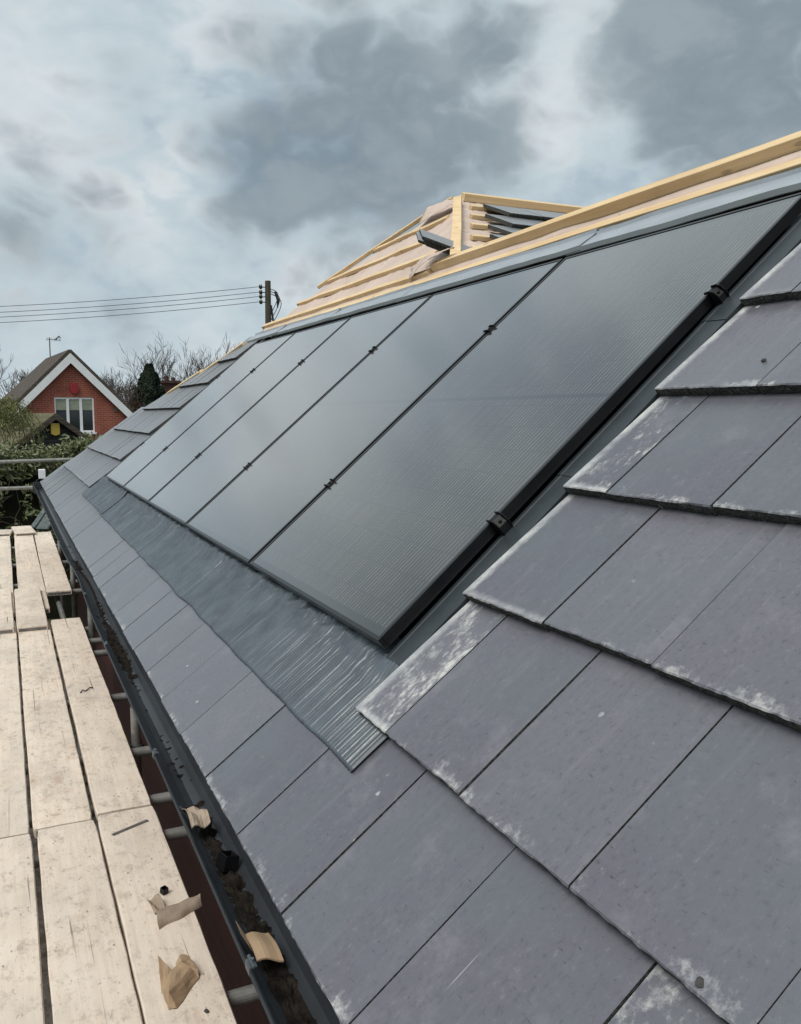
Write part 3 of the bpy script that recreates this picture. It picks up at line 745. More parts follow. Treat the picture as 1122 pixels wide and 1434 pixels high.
MB().sheet([[RP(u, v, -0.073) for u in (0.05, 2.9, 5.7)] for v in (0.0, 0.9, 1.8)], (0.001, 0, -0.003)).sheet([[RP(u, v, -0.066) for u in (-0.55, 2.9, 5.9)] for v in (1.74, 1.9, 2.008)], (0.001, 0, -0.003)).build('under_tray_and_shade_strip', 'black_plastic', mount)  # second black sheet stands in for the shade lines along the top flashing
for i in range(4):
    u = ps(i) + PW + PG/2
    MB().sheet(prof_v([(u-0.05, -0.05), (u-0.007, -0.05), (u-0.006, -0.034), (u+0.006, -0.034), (u+0.007, -0.05), (u+0.05, -0.05)], 0.0, PH), (0, 0, -0.002)).build('rail', 'black_plastic', mount)
def clamp(u, v, end=0):
    mb = MB()
    for dv in (-0.015, 0.015):
        if end == 0:
            poly = [(-0.026, 0.0012), (-0.023, 0.007), (-0.010, 0.0105), (0.010, 0.0105), (0.023, 0.007), (0.026, 0.0012), (0.0085, 0.0012), (0.0085, -0.040), (-0.0085, -0.040), (-0.0085, 0.0012)]
        else:
            e = end
            poly = [(0.017*e, 0.0015), (0.014*e, 0.008), (-0.004*e, 0.0105), (-0.018*e, 0.005), (-0.027*e, -0.010), (-0.029*e, -0.024), (-0.026*e, -0.036), (-0.003*e, -0.036), (-0.003*e, 0.0015)]
        mb.prism([RP(u+a, v+dv-0.0014, n) for a, n in poly], RP(0, 0.0028, 0))
    if end == 0: mb.prism([RP(u+a, v-0.0135, n) for a, n in ((-0.016, 0.0008), (-0.016, 0.003), (0.016, 0.003), (0.016, 0.0008))], RP(0, 0.027, 0))
    else: mb.prism([RP(u+a*end, v-0.0135, n) for a, n in ((0.011, 0.0008), (0.011, 0.003), (-0.006, 0.003), (-0.022, -0.014), (-0.024, -0.035), (-0.019, -0.035), (-0.018, -0.016), (-0.005, 0.0008))], RP(0, 0.027, 0))
    c = mb.build('clamp', 'black_plastic', mount, bevel=0.0008)
    ub = u if end == 0 else u - 0.016*end
    nb = 0.003 if end == 0 else -0.008
    MB().tube([RP(ub, v, nb), RP(ub, v, nb+0.004)], 0.0045, 8).build('clamp_bolt', 'black_plastic', c)
for v in (0.404, 1.275):
    clamp(-0.004, v, 1)
    for i in range(4): clamp(ps(i)+PW+PG/2, v)
    clamp(ps(4)+PW+0.004, v, -1)
# top flashing in overlapping lengths
for i, (a, b) in enumerate(((-0.55, 1.20), (1.10, 2.85), (2.76, 4.02), (3.94, 5.30), (5.22, 6.15))):
    rows = []
    nu = 60
    for iv, v in enumerate((1.772, 1.780, 1.81, 1.85, 1.875, 1.884, 1.895, 1.925, 1.955, 1.975)):
        row = []
        for j in range(nu+1):
            u = a + (b-a)*j/nu
            n = [-0.014, 0.002, 0.001, -0.004, -0.007, 0.003, -0.011, -0.020, -0.033, -0.044][iv] + 0.0042*i
            n += 0.0045*noise.noise(Vector((u*2.2, v*9, i*5))) + 0.0022*noise.noise(Vector((u*7, v*25, i)))
            if iv in (5,): n += 0.004*noise.noise(Vector((u*1.1, 0, i)))
            vv = v + 0.010*noise.noise(Vector((u*1.6, 4, i)))*(1 if iv in (4, 5, 6) else 0.25)
            row.append(RP(u, vv + (0.35*(v-1.78) if j == 0 else 0)*0, n))
        rows.append(row)
    MB().sheet(rows, RP(0, 0, -0.0030)).build('top_flashing', 'coated_flashing', mount, smooth=False)
# lead apron below the panels
apron = thing('lead_apron', 'dark grey pleated lead apron flashing dressed over the eaves tiles below the solar panels', 'flashing', M=Matrix.Translation(RP(2.9, -0.2, -0.05)))
def apron_n(u, v):
    top = -0.02 - 0.0774*(v - LEAD0) + 0.0015               # lies on the eaves course ...
    t = min(1, max(0, (v + 0.085)/0.075)); t = t*t*(3-2*t)
    return top*(1-t) + -0.050*t - 0.012*min(1, max(0, (v+0.01)/0.03))   # ... then drops under the panels
def apron_piece(u0, u1, lift, vb, seed):
    du = 0.0032; nu = int((u1-u0)/du); rows = []
    vv = [vb + (0.045-vb)*((j/34)) for j in range(35)]
    for i in range(nu+1):
        u = u0 + (u1-u0)*i/nu; row = []
        near = max(0.0, min(1.0, (3.2-u)/2.5))
        for v in vv:
            t = (v - vb)/(0.045 - vb)
            q = u + 0.010*noise.noise(Vector((u*3, v*6, seed))) + (0.05*noise.noise(Vector((u*4, v*10, seed+2))))*max(0, t-0.55)*1.6
            amp = 0.0020*(0.6+0.4*near)*(0.45 + 0.55*(0.5+0.5*noise.noise(Vector((u*2.1, v*4, seed+5))))*2)*(1.0 if t < 0.70 else max(0.35, 1-(t-0.70)*2.2))
            rdg = abs(noise.noise(Vector((q*26, v*1.6 + 3, seed+21))))
            rd2 = abs(noise.noise(Vector((q*58, v*2.4 + 9, seed+31))))
            n = amp*math.sin(2*math.pi*q/0.0148)*(0.5+0.5*near) + 0.0070*(0.22-rdg)*(0.4+0.9*t)*(2.1-1.4*near) + 0.0024*(0.22-rd2)*(1.9-1.0*near)
            n += 0.0022*noise.noise(Vector((u*5, v*9, seed+9)))*(0.5+t)
            if t > 0.5: n += (t-0.5)*(0.042*noise.noise(Vector((u*15 + v*12, v*24, seed+11))) + 0.034*abs(noise.noise(Vector((u*31, v*38, seed+15)))))
            vo = v + (1-t)*(0.008*noise.noise(Vector((u*4, 0, seed))) + 0.0016*math.sin(2*math.pi*q/0.0148))
            row.append(RP(u - (0.0 if t > .5 else 0), vo, apron_n(u, v) + lift + n))
        rows.append(row)
    mb = MB().sheet(rows, RP(0, 0, -0.0016))
    return mb.build('lead_sheet', 'lead_sheet', apron, smooth=True, recalc=False)
apron_piece(-0.247, 4.62, 0.0035, -0.247, 1.0)
apron_piece(4.50, 6.16, 0.010, -0.235, 40.0)

pan_l = ['nearest solar panel of the row, its fine silver ribbons clearly visible', 'second solar panel from the camera, smooth grey, between the nearest and the middle panel',
         'middle solar panel of the row of five', 'fourth solar panel from the camera, pale with sky reflection', 'farthest solar panel of the row, beside the slates at the hip']
for i in range(5):
    M = Matrix.Translation(RP(ps(i), 0, 0)) @ ROOF         # local x runs from 0 to -PW
    t = thing('solar_panel', pan_l[i], 'solar panel', M=M, group='solar panels on the roof slope')
    fr = MB(); w = 0.011; d = 0.032
    for (a, b) in (((-PW, 0, -d), (0, w, 0)), ((-PW, PH-w, -d), (0, PH, 0)), ((-PW, w, -d), (-PW+w, PH-w, 0)), ((-w, w, -d), (0, PH-w, 0))): fr.box(a, b)
    fr.build('frame', 'panel_black_frame', t, M=M.copy(), bevel=0.0012)
    MB().box((-PW+w, w, -0.008), (-w, PH-w, -0.0022)).build('glass', 'panel_glass', t, M=M.copy())

# small stack of slates left on the ridge, flap of membrane
def loose_tile(P, ydir, zdir):
    y = Vector(ydir).normalized(); z = Vector(zdir); z = (z - y*z.dot(y)).normalized(); x = y.cross(z)
    return Matrix(((x.x, y.x, z.x, P[0]), (x.y, y.y, z.y, P[1]), (x.z, y.z, z.z, P[2]), (0, 0, 0, 1)))
TS = ['lowest slate of the small stack lying across the ridge', 'middle slate of the small stack lying across the ridge', 'top slate of the small stack lying across the ridge', 'single loose slate lying just behind the stack on the ridge']
for i, P in enumerate(((1.68, 3.20, 1.622), (1.672, 3.19, 1.640), (1.650, 3.175, 1.657), (1.735, 3.40, 1.69))):
    M = loose_tile(P, (0.93, -0.12 - 0.03*i, -0.28), (-0.12, -0.42, 0.88)) @ Matrix.Diagonal((1, 1.16, 0.62, 1))
    o = bpy.data.objects.new('slate', tile_mesh(0.17 if i < 3 else 0.2, 0, i)); COL.objects.link(o); o.matrix_basis = M; o['width'] = 0.3; o['white'] = 0.0; o['verge'] = 0.0
    tag(o, TS[i], 'slate', 'loose slates on the ridge')
def flap(pts_grid, name='membrane_flap'):
    mb = MB().sheet(pts_grid, (0.0012, 0.0, -0.0012)); return mb.build(name, 'roof_membrane', house, smooth=True)
A, B_, C_, D_ = RP(2.72, 2.20, 0.02), RP(2.66, 2.18, 0.035), RP(3.22, 2.09, -0.03), RP(3.40, 2.24, -0.02)
flap([[A.lerp(B_, j/8).lerp(D_.lerp(C_, j/8), i/10) + Vector((-ST, 0, CT))*(0.03*math.sin(math.pi*i/10) + 0.012*noise.noise(Vector((i*.5, j*.5, 0)))) for j in range(9)] for i in range(11)])
A, B_, C_, D_ = RP(4.45, 3.40, -0.03), RP(4.30, 3.28, -0.03), RP(4.88, 3.22, -0.05), RP(4.92, 3.40, 0.0)
flap([[A.lerp(B_, j/8).lerp(D_.lerp(C_, j/8), i/10) + Vector((-ST, 0, CT))*(0.008*math.sin(math.pi*i/10) + 0.008*noise.noise(Vector((i*.5, j*.5, 4)))) for j in range(9)] for i in range(11)])

# ------------------------------------------------------------------ scaffold
BZ = -1.15
def board(x0, x1, y0, y1, z, label, yaw=0.0, tilt=0.0, bands=True):
    r = random.Random(hash((round(x0, 3), round(y0, 3))) & 0xffff)
    L = y1-y0; w = x1-x0
    M = Matrix.Translation(((x0+x1)/2, (y0+y1)/2, z)) @ Matrix.Rotation(yaw, 4, 'Z') @ Matrix.Rotation(tilt, 4, 'X')
    t = thing('scaffold_board', label, 'scaffold board', M=M, group='scaffold boards of the walkway')
    mb = MB(); n = max(4, int(L/0.06)); rows = []; ox = r.random()*50
    for i in range(n+1):
        y = -L/2 + L*i/n
        e0 = 0.0022*noise.noise(Vector((ox, y*7, 0))) + 0.003*noise.noise(Vector((ox, y*1.1, 3))); e1 = 0.0022*noise.noise(Vector((ox+9, y*7, 0))) + 0.003*noise.noise(Vector((ox+9, y*1.1, 3)))
        s = 0.003*noise.noise(Vector((ox, y*0.9, 9)))
        if i in (0, n): e0 += 0.004; e1 -= 0.004
        ring = [(-w/2+e0+0.004, y, s), (-w/6, y, s+0.001), (w/6, y, s+0.001), (w/2+e1-0.004, y, s), (w/2+e1, y, s-0.005), (w/2+e1, y, s-0.034), (w/2+e1-0.003, y, s-0.038), (-w/2+e0+0.003, y, s-0.038), (-w/2+e0, y, s-0.034), (-w/2+e0, y, s-0.005)]
        rows.append(ring + [ring[0]])
    mb.sheet(rows); k = len(rows[0])
    mb.f.append(tuple(range(k-1))); mb.mi.append(0); mb.f.append(tuple(n*k + j for j in range(k-1))[::-1]); mb.mi.append(0)
    mb.build('plank', 'scaffold_board_wood', t, M=M.copy())
    if bands:
        for s in (-1, 1):
            yb = s*(L/2 - 0.0015)
            MB().box((-w/2+0.012, yb-0.0025, -0.033), (w/2-0.012, yb+0.0025, -0.010)).build('end_band', 'rust_band', t, M=M.copy())
    return t
board(-0.948, -0.728, -2.1, 1.815, BZ, 'near left scaffold board cut by the left edge of the photo at the bottom')
board(-0.706, -0.482, -2.1, 1.835, BZ, 'pale near scaffold board in the middle column, without rubbish on it', yaw=0.002)
n3 = board(-0.4765, -0.247, -2.1, 1.868, BZ, 'near scaffold board beside the gutter carrying crumpled cardboard')
board(-0.958, -0.735, 1.83, 5.75, BZ-0.002, 'left middle scaffold board reaching under the raised short boards')
board(-0.722, -0.494, 1.85, 5.72, BZ-0.001, 'middle scaffold board between two gaps, reaching under a raised short board', yaw=0.0)
board(-0.476, -0.249, 1.885, 5.64, BZ, 'middle scaffold board next to the wall with a bent wire lying on it')
board(-0.985, -0.752, 5.30, 6.95, BZ+0.039, 'raised short scaffold board at the left edge, lapped over two others', yaw=0.004)
board(-0.730, -0.508, 5.30, 6.92, BZ+0.039, 'raised short scaffold board with its thick end showing, left of the open gap')
board(-0.968, -0.735, 6.05, 11.3, BZ, 'far left scaffold board beyond the raised short boards')
board(-0.690, -0.452, 6.10, 11.25, BZ, 'far scaffold board in the middle column beyond the raised short boards', yaw=-0.003)
board(-0.440, -0.216, 6.84, 11.32, BZ, 'far scaffold board beside the wall, its dark near end over the open gap', yaw=-0.006)
board(-1.20, -0.975, -2.1, 1.80, BZ, 'outer near scaffold board outside the left edge')
board(-1.20, -0.975, 1.82, 5.75, BZ, 'outer middle scaffold board outside the left edge')
board(-1.22, -0.990, 6.05, 11.3, BZ, 'outer far scaffold board outside the left edge')
board(-0.69, -0.425, 11.02, 11.85, BZ+0.040, 'stubby offcut board lying over the far end of the walkway', yaw=0.06)
board(-1.10, -0.71, 11.10, 11.50, BZ+0.040, 'thin pale offcut at the far left end of the walkway', yaw=-0.1, tilt=0.02)
# leaning planks at the far end
for k, (a, b, w, lab) in enumerate((((-0.42, 11.75, -1.15), (0.05, 12.3, -0.55), 0.10, 'narrow grey green plank leaning at the far end of the walkway'), ((-0.30, 11.55, -1.15), (0.10, 11.9, -0.62), 0.24, 'wide dark plank leaning under the far end of the gutter'))):
    mb = MB().beam(a, b, w, 0.03, upv=(-0.7, -0.5, 0.7)); tag(mb.build('leaning_plank', 'painted_dark_plank', bevel=0.003), lab, 'plank')
# tubes
def tube_thing(name, a, b, label, group=None, r=0.0242, couplers=()):
    a, b = Vector(a), Vector(b); d = (b-a).normalized()
    t = thing(name, label, 'scaffold tube', a, group)
    x = d.orthogonal().normalized(); y = d.cross(x); mb = MB(); seg = 18
    for (rad, flip) in ((r, 0), (r-0.004, 1)):
        pass
    rings = []
    for (p, rad) in ((a, r-0.004), (a, r), (b, r), (b, r-0.004)): rings.append([p + (x*math.cos(2*math.pi*k/seg) + y*math.sin(2*math.pi*k/seg))*rad for k in range(seg+1)])
    rings.append(rings[0]); mb.sheet(rings); mb.build('tube', 'galvanised_tube', t, smooth=False)
    for f in couplers:
        c = a.lerp(b, f); q = MB().tube([c - d*0.028, c + d*0.028], r+0.008, 12)
        s = x if abs(x.z) < 0.5 else y
        q.beam(c - s*0.045, c + s*0.045, 0.04, 0.03, upv=d, off=-0.015); q.tube([c + s*0.035 - d*0.0 - Vector((0, 0, 0.035)), c + s*0.035 + Vector((0, 0, 0.045))], 0.007, 6)
        q.build('coupler', 'clip_metal', t)
TZ = BZ - 0.038 - 0.0245
LOC = ['beside the crumpled cardboard', 'just beyond the limed board joint', 'beside the board joint of the walkway', 'below the bent gutter rim', 'just past the open tube end', 'next to the long middle board', 'near the leaning standard', 'by the open gap', 'under the far boards', 'under the board laps']
for i, y in enumerate((-1.2, 0.6, 1.70, 2.06, 2.66, 3.60, 4.68, 5.05, 5.45, 7.1, 7.6, 8.9, 10.3)):
    labs = {1.70: 'scaffold transom tube under the boards, nearest one showing between boards and gutter', 2.06: 'second scaffold transom tube from the bottom between boards and gutter', 2.66: 'scaffold transom tube beside the open ended upright stub',
            3.60: 'scaffold transom tube crossing the dark gap beside the bent wire', 4.68: 'scaffold transom tube beside the near end of the long gap by the wall', 5.05: 'scaffold transom tube just before the upright near the open gap', 5.45: 'scaffold transom tube at the open gap in the boards',
            7.1: 'scaffold transom tube under the near ends of the far boards', 7.6: 'scaffold transom tube just beyond the open gap, under the far boards', 8.9: 'scaffold transom tube halfway along the far boards', 10.3: 'farthest scaffold transom tube under the walkway', -1.2: 'scaffold transom tube below the frame of the photo', 0.6: 'scaffold transom tube hidden under the near boards'}
    tube_thing('transom_tube', (-1.35, y, TZ), (-0.02 if y > -5 else 0, y, TZ), labs[y], 'transom tubes under the scaffold boards')
for (x, y, zt, lab) in ((-0.185, 5.42, -0.55, 'upright scaffold tube at the open gap, its top behind the gutter'), (-0.185, 7.35, -0.55, 'far upright scaffold tube beyond the open gap'), (-0.200, 2.745, -1.00, 'short upright scaffold tube with its open end showing beside the wall'), (-0.185, 9.5, -0.6, 'farthest upright scaffold tube under the gutter'),
                        (-1.30, 1.0, 0.2, 'outer upright scaffold tube outside the left edge, near'), (-1.30, 5.2, 0.2, 'outer upright scaffold tube outside the left edge, far')):
    tube_thing('upright_tube', (x, y, GZ), (x, y, zt), lab, 'upright scaffold tubes', couplers=(0.9,) if x > -1 else (0.6,))
for (x, z, lab) in ((-0.40, TZ-0.06, 'long ledger tube running along the wall below the boards'), (-1.25, TZ-0.05, 'long outer ledger tube under the left edge of the walkway')):
    tube_thing('ledger_tube', (x+0.05, -2, z), (x+0.05, 11.9, z), lab)
tube_thing('guard_rail', (-3.4, 11.0, -0.165), (1.0, 11.0, -0.100), 'upper scaffold guard rail crossing in front of the hedge', 'guard rails at the far end', couplers=())
tube_thing('guard_rail', (-3.4, 11.0, -0.495), (0.35, 11.0, -0.485), 'lower scaffold guard rail crossing in front of the hedge', 'guard rails at the far end')
tube_thing('upright_tube', (-1.5, 11.05, GZ), (-1.5, 11.05, 0.3), 'corner upright scaffold tube holding the guard rails, outside the left edge', 'upright scaffold tubes')
# rubble below
for k, (x, y, s) in enumerate(((-0.42, 6.3, 0.11), (-0.33, 6.05, 0.07), (-0.25, 6.6, 0.09), (-0.45, 5.9, 0.06), (-0.15, 6.2, 0.08), (-0.38, 6.75, 0.05))):
    bm = bmesh.new(); bmesh.ops.create_icosphere(bm, subdivisions=2, radius=s)
    for v in bm.verts: v.co *= 0.75 + 0.45*noise.noise(v.co*9 + Vector((k*7, 0, 0))); v.co.z *= 0.7
    me = bpy.data.meshes.new('rubble'); bm.to_mesh(me); bm.free(); me.materials.append(MATS['rubble'])
    o = bpy.data.objects.new('rubble_stone', me); COL.objects.link(o); o.location = (x, y, GZ + s*0.5)
    tag(o, 'lump of pale rubble on the dark ground below the open gap in the boards', 'stone', 'rubble under the scaffold')

# ------------------------------------------------------------------ rubbish
def paper(name, grid, matname, label, cat, th=0.0025, bev=0.0):
    mb = MB().sheet(grid, (0, 0, -th)); return tag(mb.build(name, matname, smooth=False), label, cat)
def strip(a, b, c, d, ni, nj, bulge):
    a, b, c, d = map(Vector, (a, b, c, d))
    return [[a.lerp(b, j/nj).lerp(d.lerp(c, j/nj), i/ni) + Vector((0, 0, bulge(i/ni, j/nj))) for j in range(nj+1)] for i in range(ni+1)]
# crumpled piece: a folded box shape with raised flap
P0 = Vector((-0.352, 0.62, BZ+0.004))
def cp(x, y, z): return P0 + Vector((x, y, z))
mb = MB()
vs = [cp(-0.036, -0.085, 0.0), cp(0.045, 0.02, 0.0), cp(0.030, 0.045, 0.026), cp(-0.052, -0.055, 0.034), cp(-0.030, 0.050, 0.030), cp(-0.056, 0.105, 0.052), cp(-0.066, 0.0, 0.008), cp(0.004, 0.060, 0.040), cp(0.046, 0.032, 0.020), cp(-0.058, -0.080, 0.002), cp(-0.020, 0.068, 0.008), cp(0.034, 0.092, 0.030), cp(0.006, 0.102, 0.036)]
fs = [(0, 1, 2, 3), (3, 2, 7, 4), (3, 4, 6), (4, 5, 6), (6, 9, 3), (9, 0, 3), (1, 8, 2), (2, 8, 11, 7), (7, 11, 12), (4, 7, 12, 10), (10, 5, 4)]
mb.add(vs, fs); cb = mb.build('cardboard', 'cardboard', recalc=False)
bm = bmesh.new(); bm.from_mesh(cb.data); bmesh.ops.triangulate(bm, faces=bm.faces); bmesh.ops.subdivide_edges(bm, edges=bm.edges, cuts=3, use_grid_fill=True)
for v in bm.verts:
    q = v.co*55; v.co += Vector((noise.noise(q), noise.noise(q + Vector((9, 0, 0))), noise.noise(q + Vector((0, 9, 0)))))*0.0045
    v.co.z = max(v.co.z, 0.001)
bm.to_mesh(cb.data); bm.free()
sm = cb.modifiers.new('s', 'SOLIDIFY'); sm.thickness = 0.003
tag(cb, 'brown crumpled cardboard wad lying on the near board, bottom left', 'cardboard', 'cardboard scraps')
# flattened roll on the board
mb = MB(); rows = []
for i in range(15):
    t = i/14; x = -0.372 + 0.155*t; y = 0.985 + 0.060*t + 0.01*noise.noise(Vector((t*3, 0, 0)))
    w = 0.052 - 0.020*t; row = []
    for j in range(11):
        a = math.pi*j/10
        row.append((x + 0.010*math.sin(a*2)*0.3, y + w*math.cos(a)*0.9, BZ + 0.004 + 0.024*math.sin(a)*(1 + 0.25*noise.noise(Vector((t*4, j*.4, 2))))))
    rows.append(row)
mb.sheet(rows, (0, 0, -0.003))
mb.sheet(strip((-0.372, 1.03, BZ+0.006), (-0.385, 1.12, BZ+0.012), (-0.345, 1.10, BZ+0.030), (-0.335, 1.02, BZ+0.012), 6, 6, lambda a, b: 0.008*math.sin(a*6+b*3)), (0, 0, -0.002))
tag(mb.build('cardboard', 'weathered_cardboard'), 'pale curled cardboard piece at the edge of the near board above the crumpled wad', 'cardboard', 'cardboard scraps')
# two scraps in the gutter
rows = strip((-0.420, 0.065, -0.392), (-0.374, 0.085, -0.400), (-0.378, 0.170, -0.392), (-0.430, 0.160, -0.368), 6, 6, lambda a, b: 0.012*math.sin(a*5) + 0.006*math.sin(b*7+a*3))
cb = paper('cardboard', rows, 'weathered_cardboard', 'small bent cardboard scrap lying across the gutter', 'cardboard'); cb['group'] = 'cardboard scraps'
rows = strip((-0.408, -0.428, -0.405), (-0.362, -0.432, -0.412), (-0.366, -0.352, -0.402), (-0.412, -0.356, -0.396), 6, 6, lambda a, b: 0.006*math.sin(a*4) + 0.004*math.sin(b*5))
mb = MB().sheet(rows, (0, 0, -0.003)); mb.sheet(strip((-0.409, -0.40, -0.404), (-0.411, -0.36, -0.398), (-0.424, -0.345, -0.376), (-0.424, -0.385, -0.378), 4, 4, lambda a, b: 0), (0.002, 0, -0.002))
tag(mb.build('cardboard', 'cardboard'), 'folded square of cardboard lying in the gutter near the bottom of the photo', 'cardboard', 'cardboard scraps')
# black plastic caps
def cap(M, s, label):
    mb = MB(); t = s*0.14
    mb.box((-s, -s, 0), (s, s, t), M=M).box((-s, -s, t), (-s+t, s, 2*s), M=M).box((s-t, -s, t), (s, s, 2*s), M=M).box((-s+t, -s, t), (s-t, -s+t, 2*s), M=M).box((-s+t, s-t, t), (s-t, s, 2*s), M=M)
    return tag(mb.build('plastic_cap', 'black_plastic', bevel=0.0012), label, 'plastic cap', 'black plastic caps')
cap(Matrix.Translation((-0.322, 1.150, BZ+0.004)) @ Matrix.Rotation(0.5, 4, 'Z') @ Matrix.Rotation(0.15, 4, 'X'), 0.0105, 'small black square plastic cap on the near board beside the curled cardboard')
cap(Matrix.Translation((-0.375, -0.060, -0.435)) @ Matrix.Rotation(0.3, 4, 'Z') @ Matrix.Rotation(0.3, 4, 'Y'), 0.0165, 'black square plastic cap standing in the gutter dirt')
# bent wire, label strip, pebbles
mb = MB().tube([(-0.408, 3.575, BZ+0.005), (-0.394, 3.60, BZ+0.012), (-0.378, 3.592, BZ+0.006), (-0.352, 3.635, BZ+0.010), (-0.332, 3.645, BZ+0.006)], 0.0035, 6)
tag(mb.build('bent_wire', 'black_plastic'), 'short bent black wire lying on the middle board next to the wall', 'wire')
st = MB().beam((-0.437, 1.665, BZ+0.0022), (-0.290, 1.735, BZ+0.0022), 0.016, 0.0012)
tag(st.build('metal_strip', 'rust_band'), 'thin grey metal strip lying flat across the near board', 'strip')
for k, (P, s, mt, lab) in enumerate((((-0.316, 0.487, BZ+0.006), 0.0085, 'pebble', 'dark pebble on the near board right of the crumpled cardboard'),)):
    bm = bmesh.new(); bmesh.ops.create_icosphere(bm, subdivisions=2, radius=s)
    for v in bm.verts: v.co *= 0.8 + 0.4*noise.noise(v.co*120); v.co.z *= 0.7
    me = bpy.data.meshes.new('pebble'); bm.to_mesh(me); bm.free(); me.materials.append(MATS[mt])
    o = bpy.data.objects.new('pebble', me); COL.objects.link(o); o.location = P; tag(o, lab, 'stone')
def chip(u, v, n, s, mt, lab, st=(1, 1, 0.6), seed=0):
    bm = bmesh.new(); bmesh.ops.create_icosphere(bm, subdivisions=2, radius=s)
    for p in bm.verts:
        p.co *= 0.8 + 0.5*noise.noise(p.co*(0.8/s) + Vector((seed*5, 0, 0))); p.co = Vector((p.co.x*st[0], p.co.y*st[1], p.co.z*st[2]))
    me = bpy.data.meshes.new('chip'); bm.to_mesh(me); bm.free(); me.materials.append(MATS[mt])
    o = bpy.data.objects.new('stone_chip', me); COL.objects.link(o); o.matrix_basis = Matrix.Translation(RP(u, v, n)) @ ROOF; tag(o, lab, 'stone chip')
chip(-0.366, 0.990, -0.024, 0.0055, 'pebble', 'dark stone chip on the slate near the right edge of the photo', (1.5, 0.9, 0.8), 1)
chip(-0.985, 0.278, -0.022, 0.0050, 'white_mortar', 'white mortar crumb on the slate at the right edge', (1, 1, 0.5), 2)
chip(-1.105, -0.137, -0.022, 0.0070, 'pebble', 'dark mortar lump on the slate edge at the bottom right', (1.2, 1, 0.8), 3)

# ------------------------------------------------------------------ neighbours
HB = Matrix.Translation((1.707, 34.0, GZ)) @ Matrix.Rotation(R(5), 4, 'Z')
nb = thing('brick_house', 'red brick house with white bargeboards and a three light window in its gable', 'house', M=HB)
AZ = 2.93 - GZ - 0.08; HW = 3.9; DZ = 3.95                     # apex height, half width, drop
def L(p): return HB @ Vector(p)
ez = AZ - DZ
# brick gable split round the window opening
wx0, wx1, wz0, wz1 = -0.62, 0.83, 1.157 - GZ - 1.36, 1.157 - GZ
mb = MB()
def gz(x): return AZ - 0.25 - abs(x)*DZ/HW
def gab(poly): mb.prism([L((x, 0.0, z)) for x, z in poly], HB.to_3x3() @ Vector((0, 0.3, 0)))
HWi = HW - 0.28
gab([(-HWi, 0), (wx0, 0), (wx0, gz(wx0)), (-HWi, gz(HWi))])
gab([(wx1, 0), (HWi, 0), (HWi, gz(HWi)), (wx1, gz(wx1))])
gab([(wx0, 0), (wx1, 0), (wx1, wz0), (wx0, wz0)])
gab([(wx0, wz1), (wx1, wz1), (wx1, gz(wx1)), (0, AZ-0.25), (wx0, gz(wx0))])
mb.prism([L((-HWi, 0.3, 0)), L((-HWi, 0.3, ez-0.1)), L((-HWi+0.3, 0.3, ez-0.1)), L((-HWi+0.3, 0.3, 0))], HB.to_3x3() @ Vector((0, 7.5, 0)))
mb.prism([L((HWi-0.3, 0.3, 0)), L((HWi-0.3, 0.3, ez-0.1)), L((HWi, 0.3, ez-0.1)), L((HWi, 0.3, 0))], HB.to_3x3() @ Vector((0, 7.5, 0)))
mb.build('wall', 'red_brick', nb)
RL = 6.2
mb = MB()
for s in (-1, 1):
    a = [L((0, -0.22, AZ)), L((s*HW*1.12, -0.22, AZ-DZ*1.12)), L((s*HW*1.12, RL+3.5, AZ-DZ*1.12)), L((0, RL, AZ))]
    mb.prism(a, HB.to_3x3() @ Vector((s*0.03, 0, 0.12)))
mb.add([L((0, RL, AZ+0.1)), L((HW*1.12, RL+3.5, AZ-DZ*1.12)), L((-HW*1.12, RL+3.5, AZ-DZ*1.12))], [(0, 1, 2)])
roof = mb.build('roof', 'old_brown_roof', nb)
mb = MB()
for s in (-1, 1):
    mb.prism([L((0, -0.24, AZ-0.02)), L((s*HW*1.12, -0.24, AZ-0.02-DZ*1.12)), L((s*HW*1.12, -0.24, AZ-0.36-DZ*1.12)), L((0, -0.24, AZ-0.40))], HB.to_3x3() @ Vector((0, 0.05, 0)))
mb.build('bargeboard', 'white_upvc', nb)
win = None
fr = MB(); W3 = (wx1-wx0)/3; t = 0.075
def wb(x0, x1, z0, z1, y0=0.03, y1=0.11):
    vs = [L((x, y, z)) for z in (z0, z1) for y in (y0, y1) for x in (x0, x1)]
    fr.add(vs, [(0,2,3,1),(4,5,7,6),(0,1,5,4),(2,6,7,3),(0,4,6,2),(1,3,7,5)])
wb(wx0, wx1, wz0, wz0+t); wb(wx0, wx1, wz1-t, wz1)
for i in range(4):
    x = wx0 + W3*i; wb(max(wx0, x-0.05), min(wx1, x+0.05) if i < 3 else wx1, wz0+t, wz1-t, 0.028)
wb(wx0-0.05, wx1+0.05, wz0-0.07, wz0, -0.08, 0.10)
win = fr.build('window', 'white_upvc', nb)
for i in range(3):
    x0 = wx0 + W3*i + 0.05; x1 = x0 + W3 - 0.10
    MB().prism([L((x0, 0.075, wz0+t)), L((x1, 0.075, wz0+t)), L((x1, 0.075, wz1-t)), L((x0, 0.075, wz1-t))], HB.to_3x3() @ Vector((0, 0.012, 0))).build('pane', 'window_glass_dark', win)
    MB().prism([L((x0, 0.06, wz1-t-0.42)), L((x1, 0.06, wz1-t-0.42)), L((x1, 0.06, wz1-t)), L((x0, 0.06, wz1-t))], HB.to_3x3() @ Vector((0, 0.008, 0))).build('blind', 'blind_fabric', win)
mb = MB(); z0 = 1.157 - GZ + 0.30
mb.prism([L((0.12 + 0.17*math.cos(a), -0.005, z0 + 0.04 + 0.22*math.sin(a))) for a in [2*math.pi*k/18 for k in range(18)]], HB.to_3x3() @ Vector((0, -0.09, 0)))
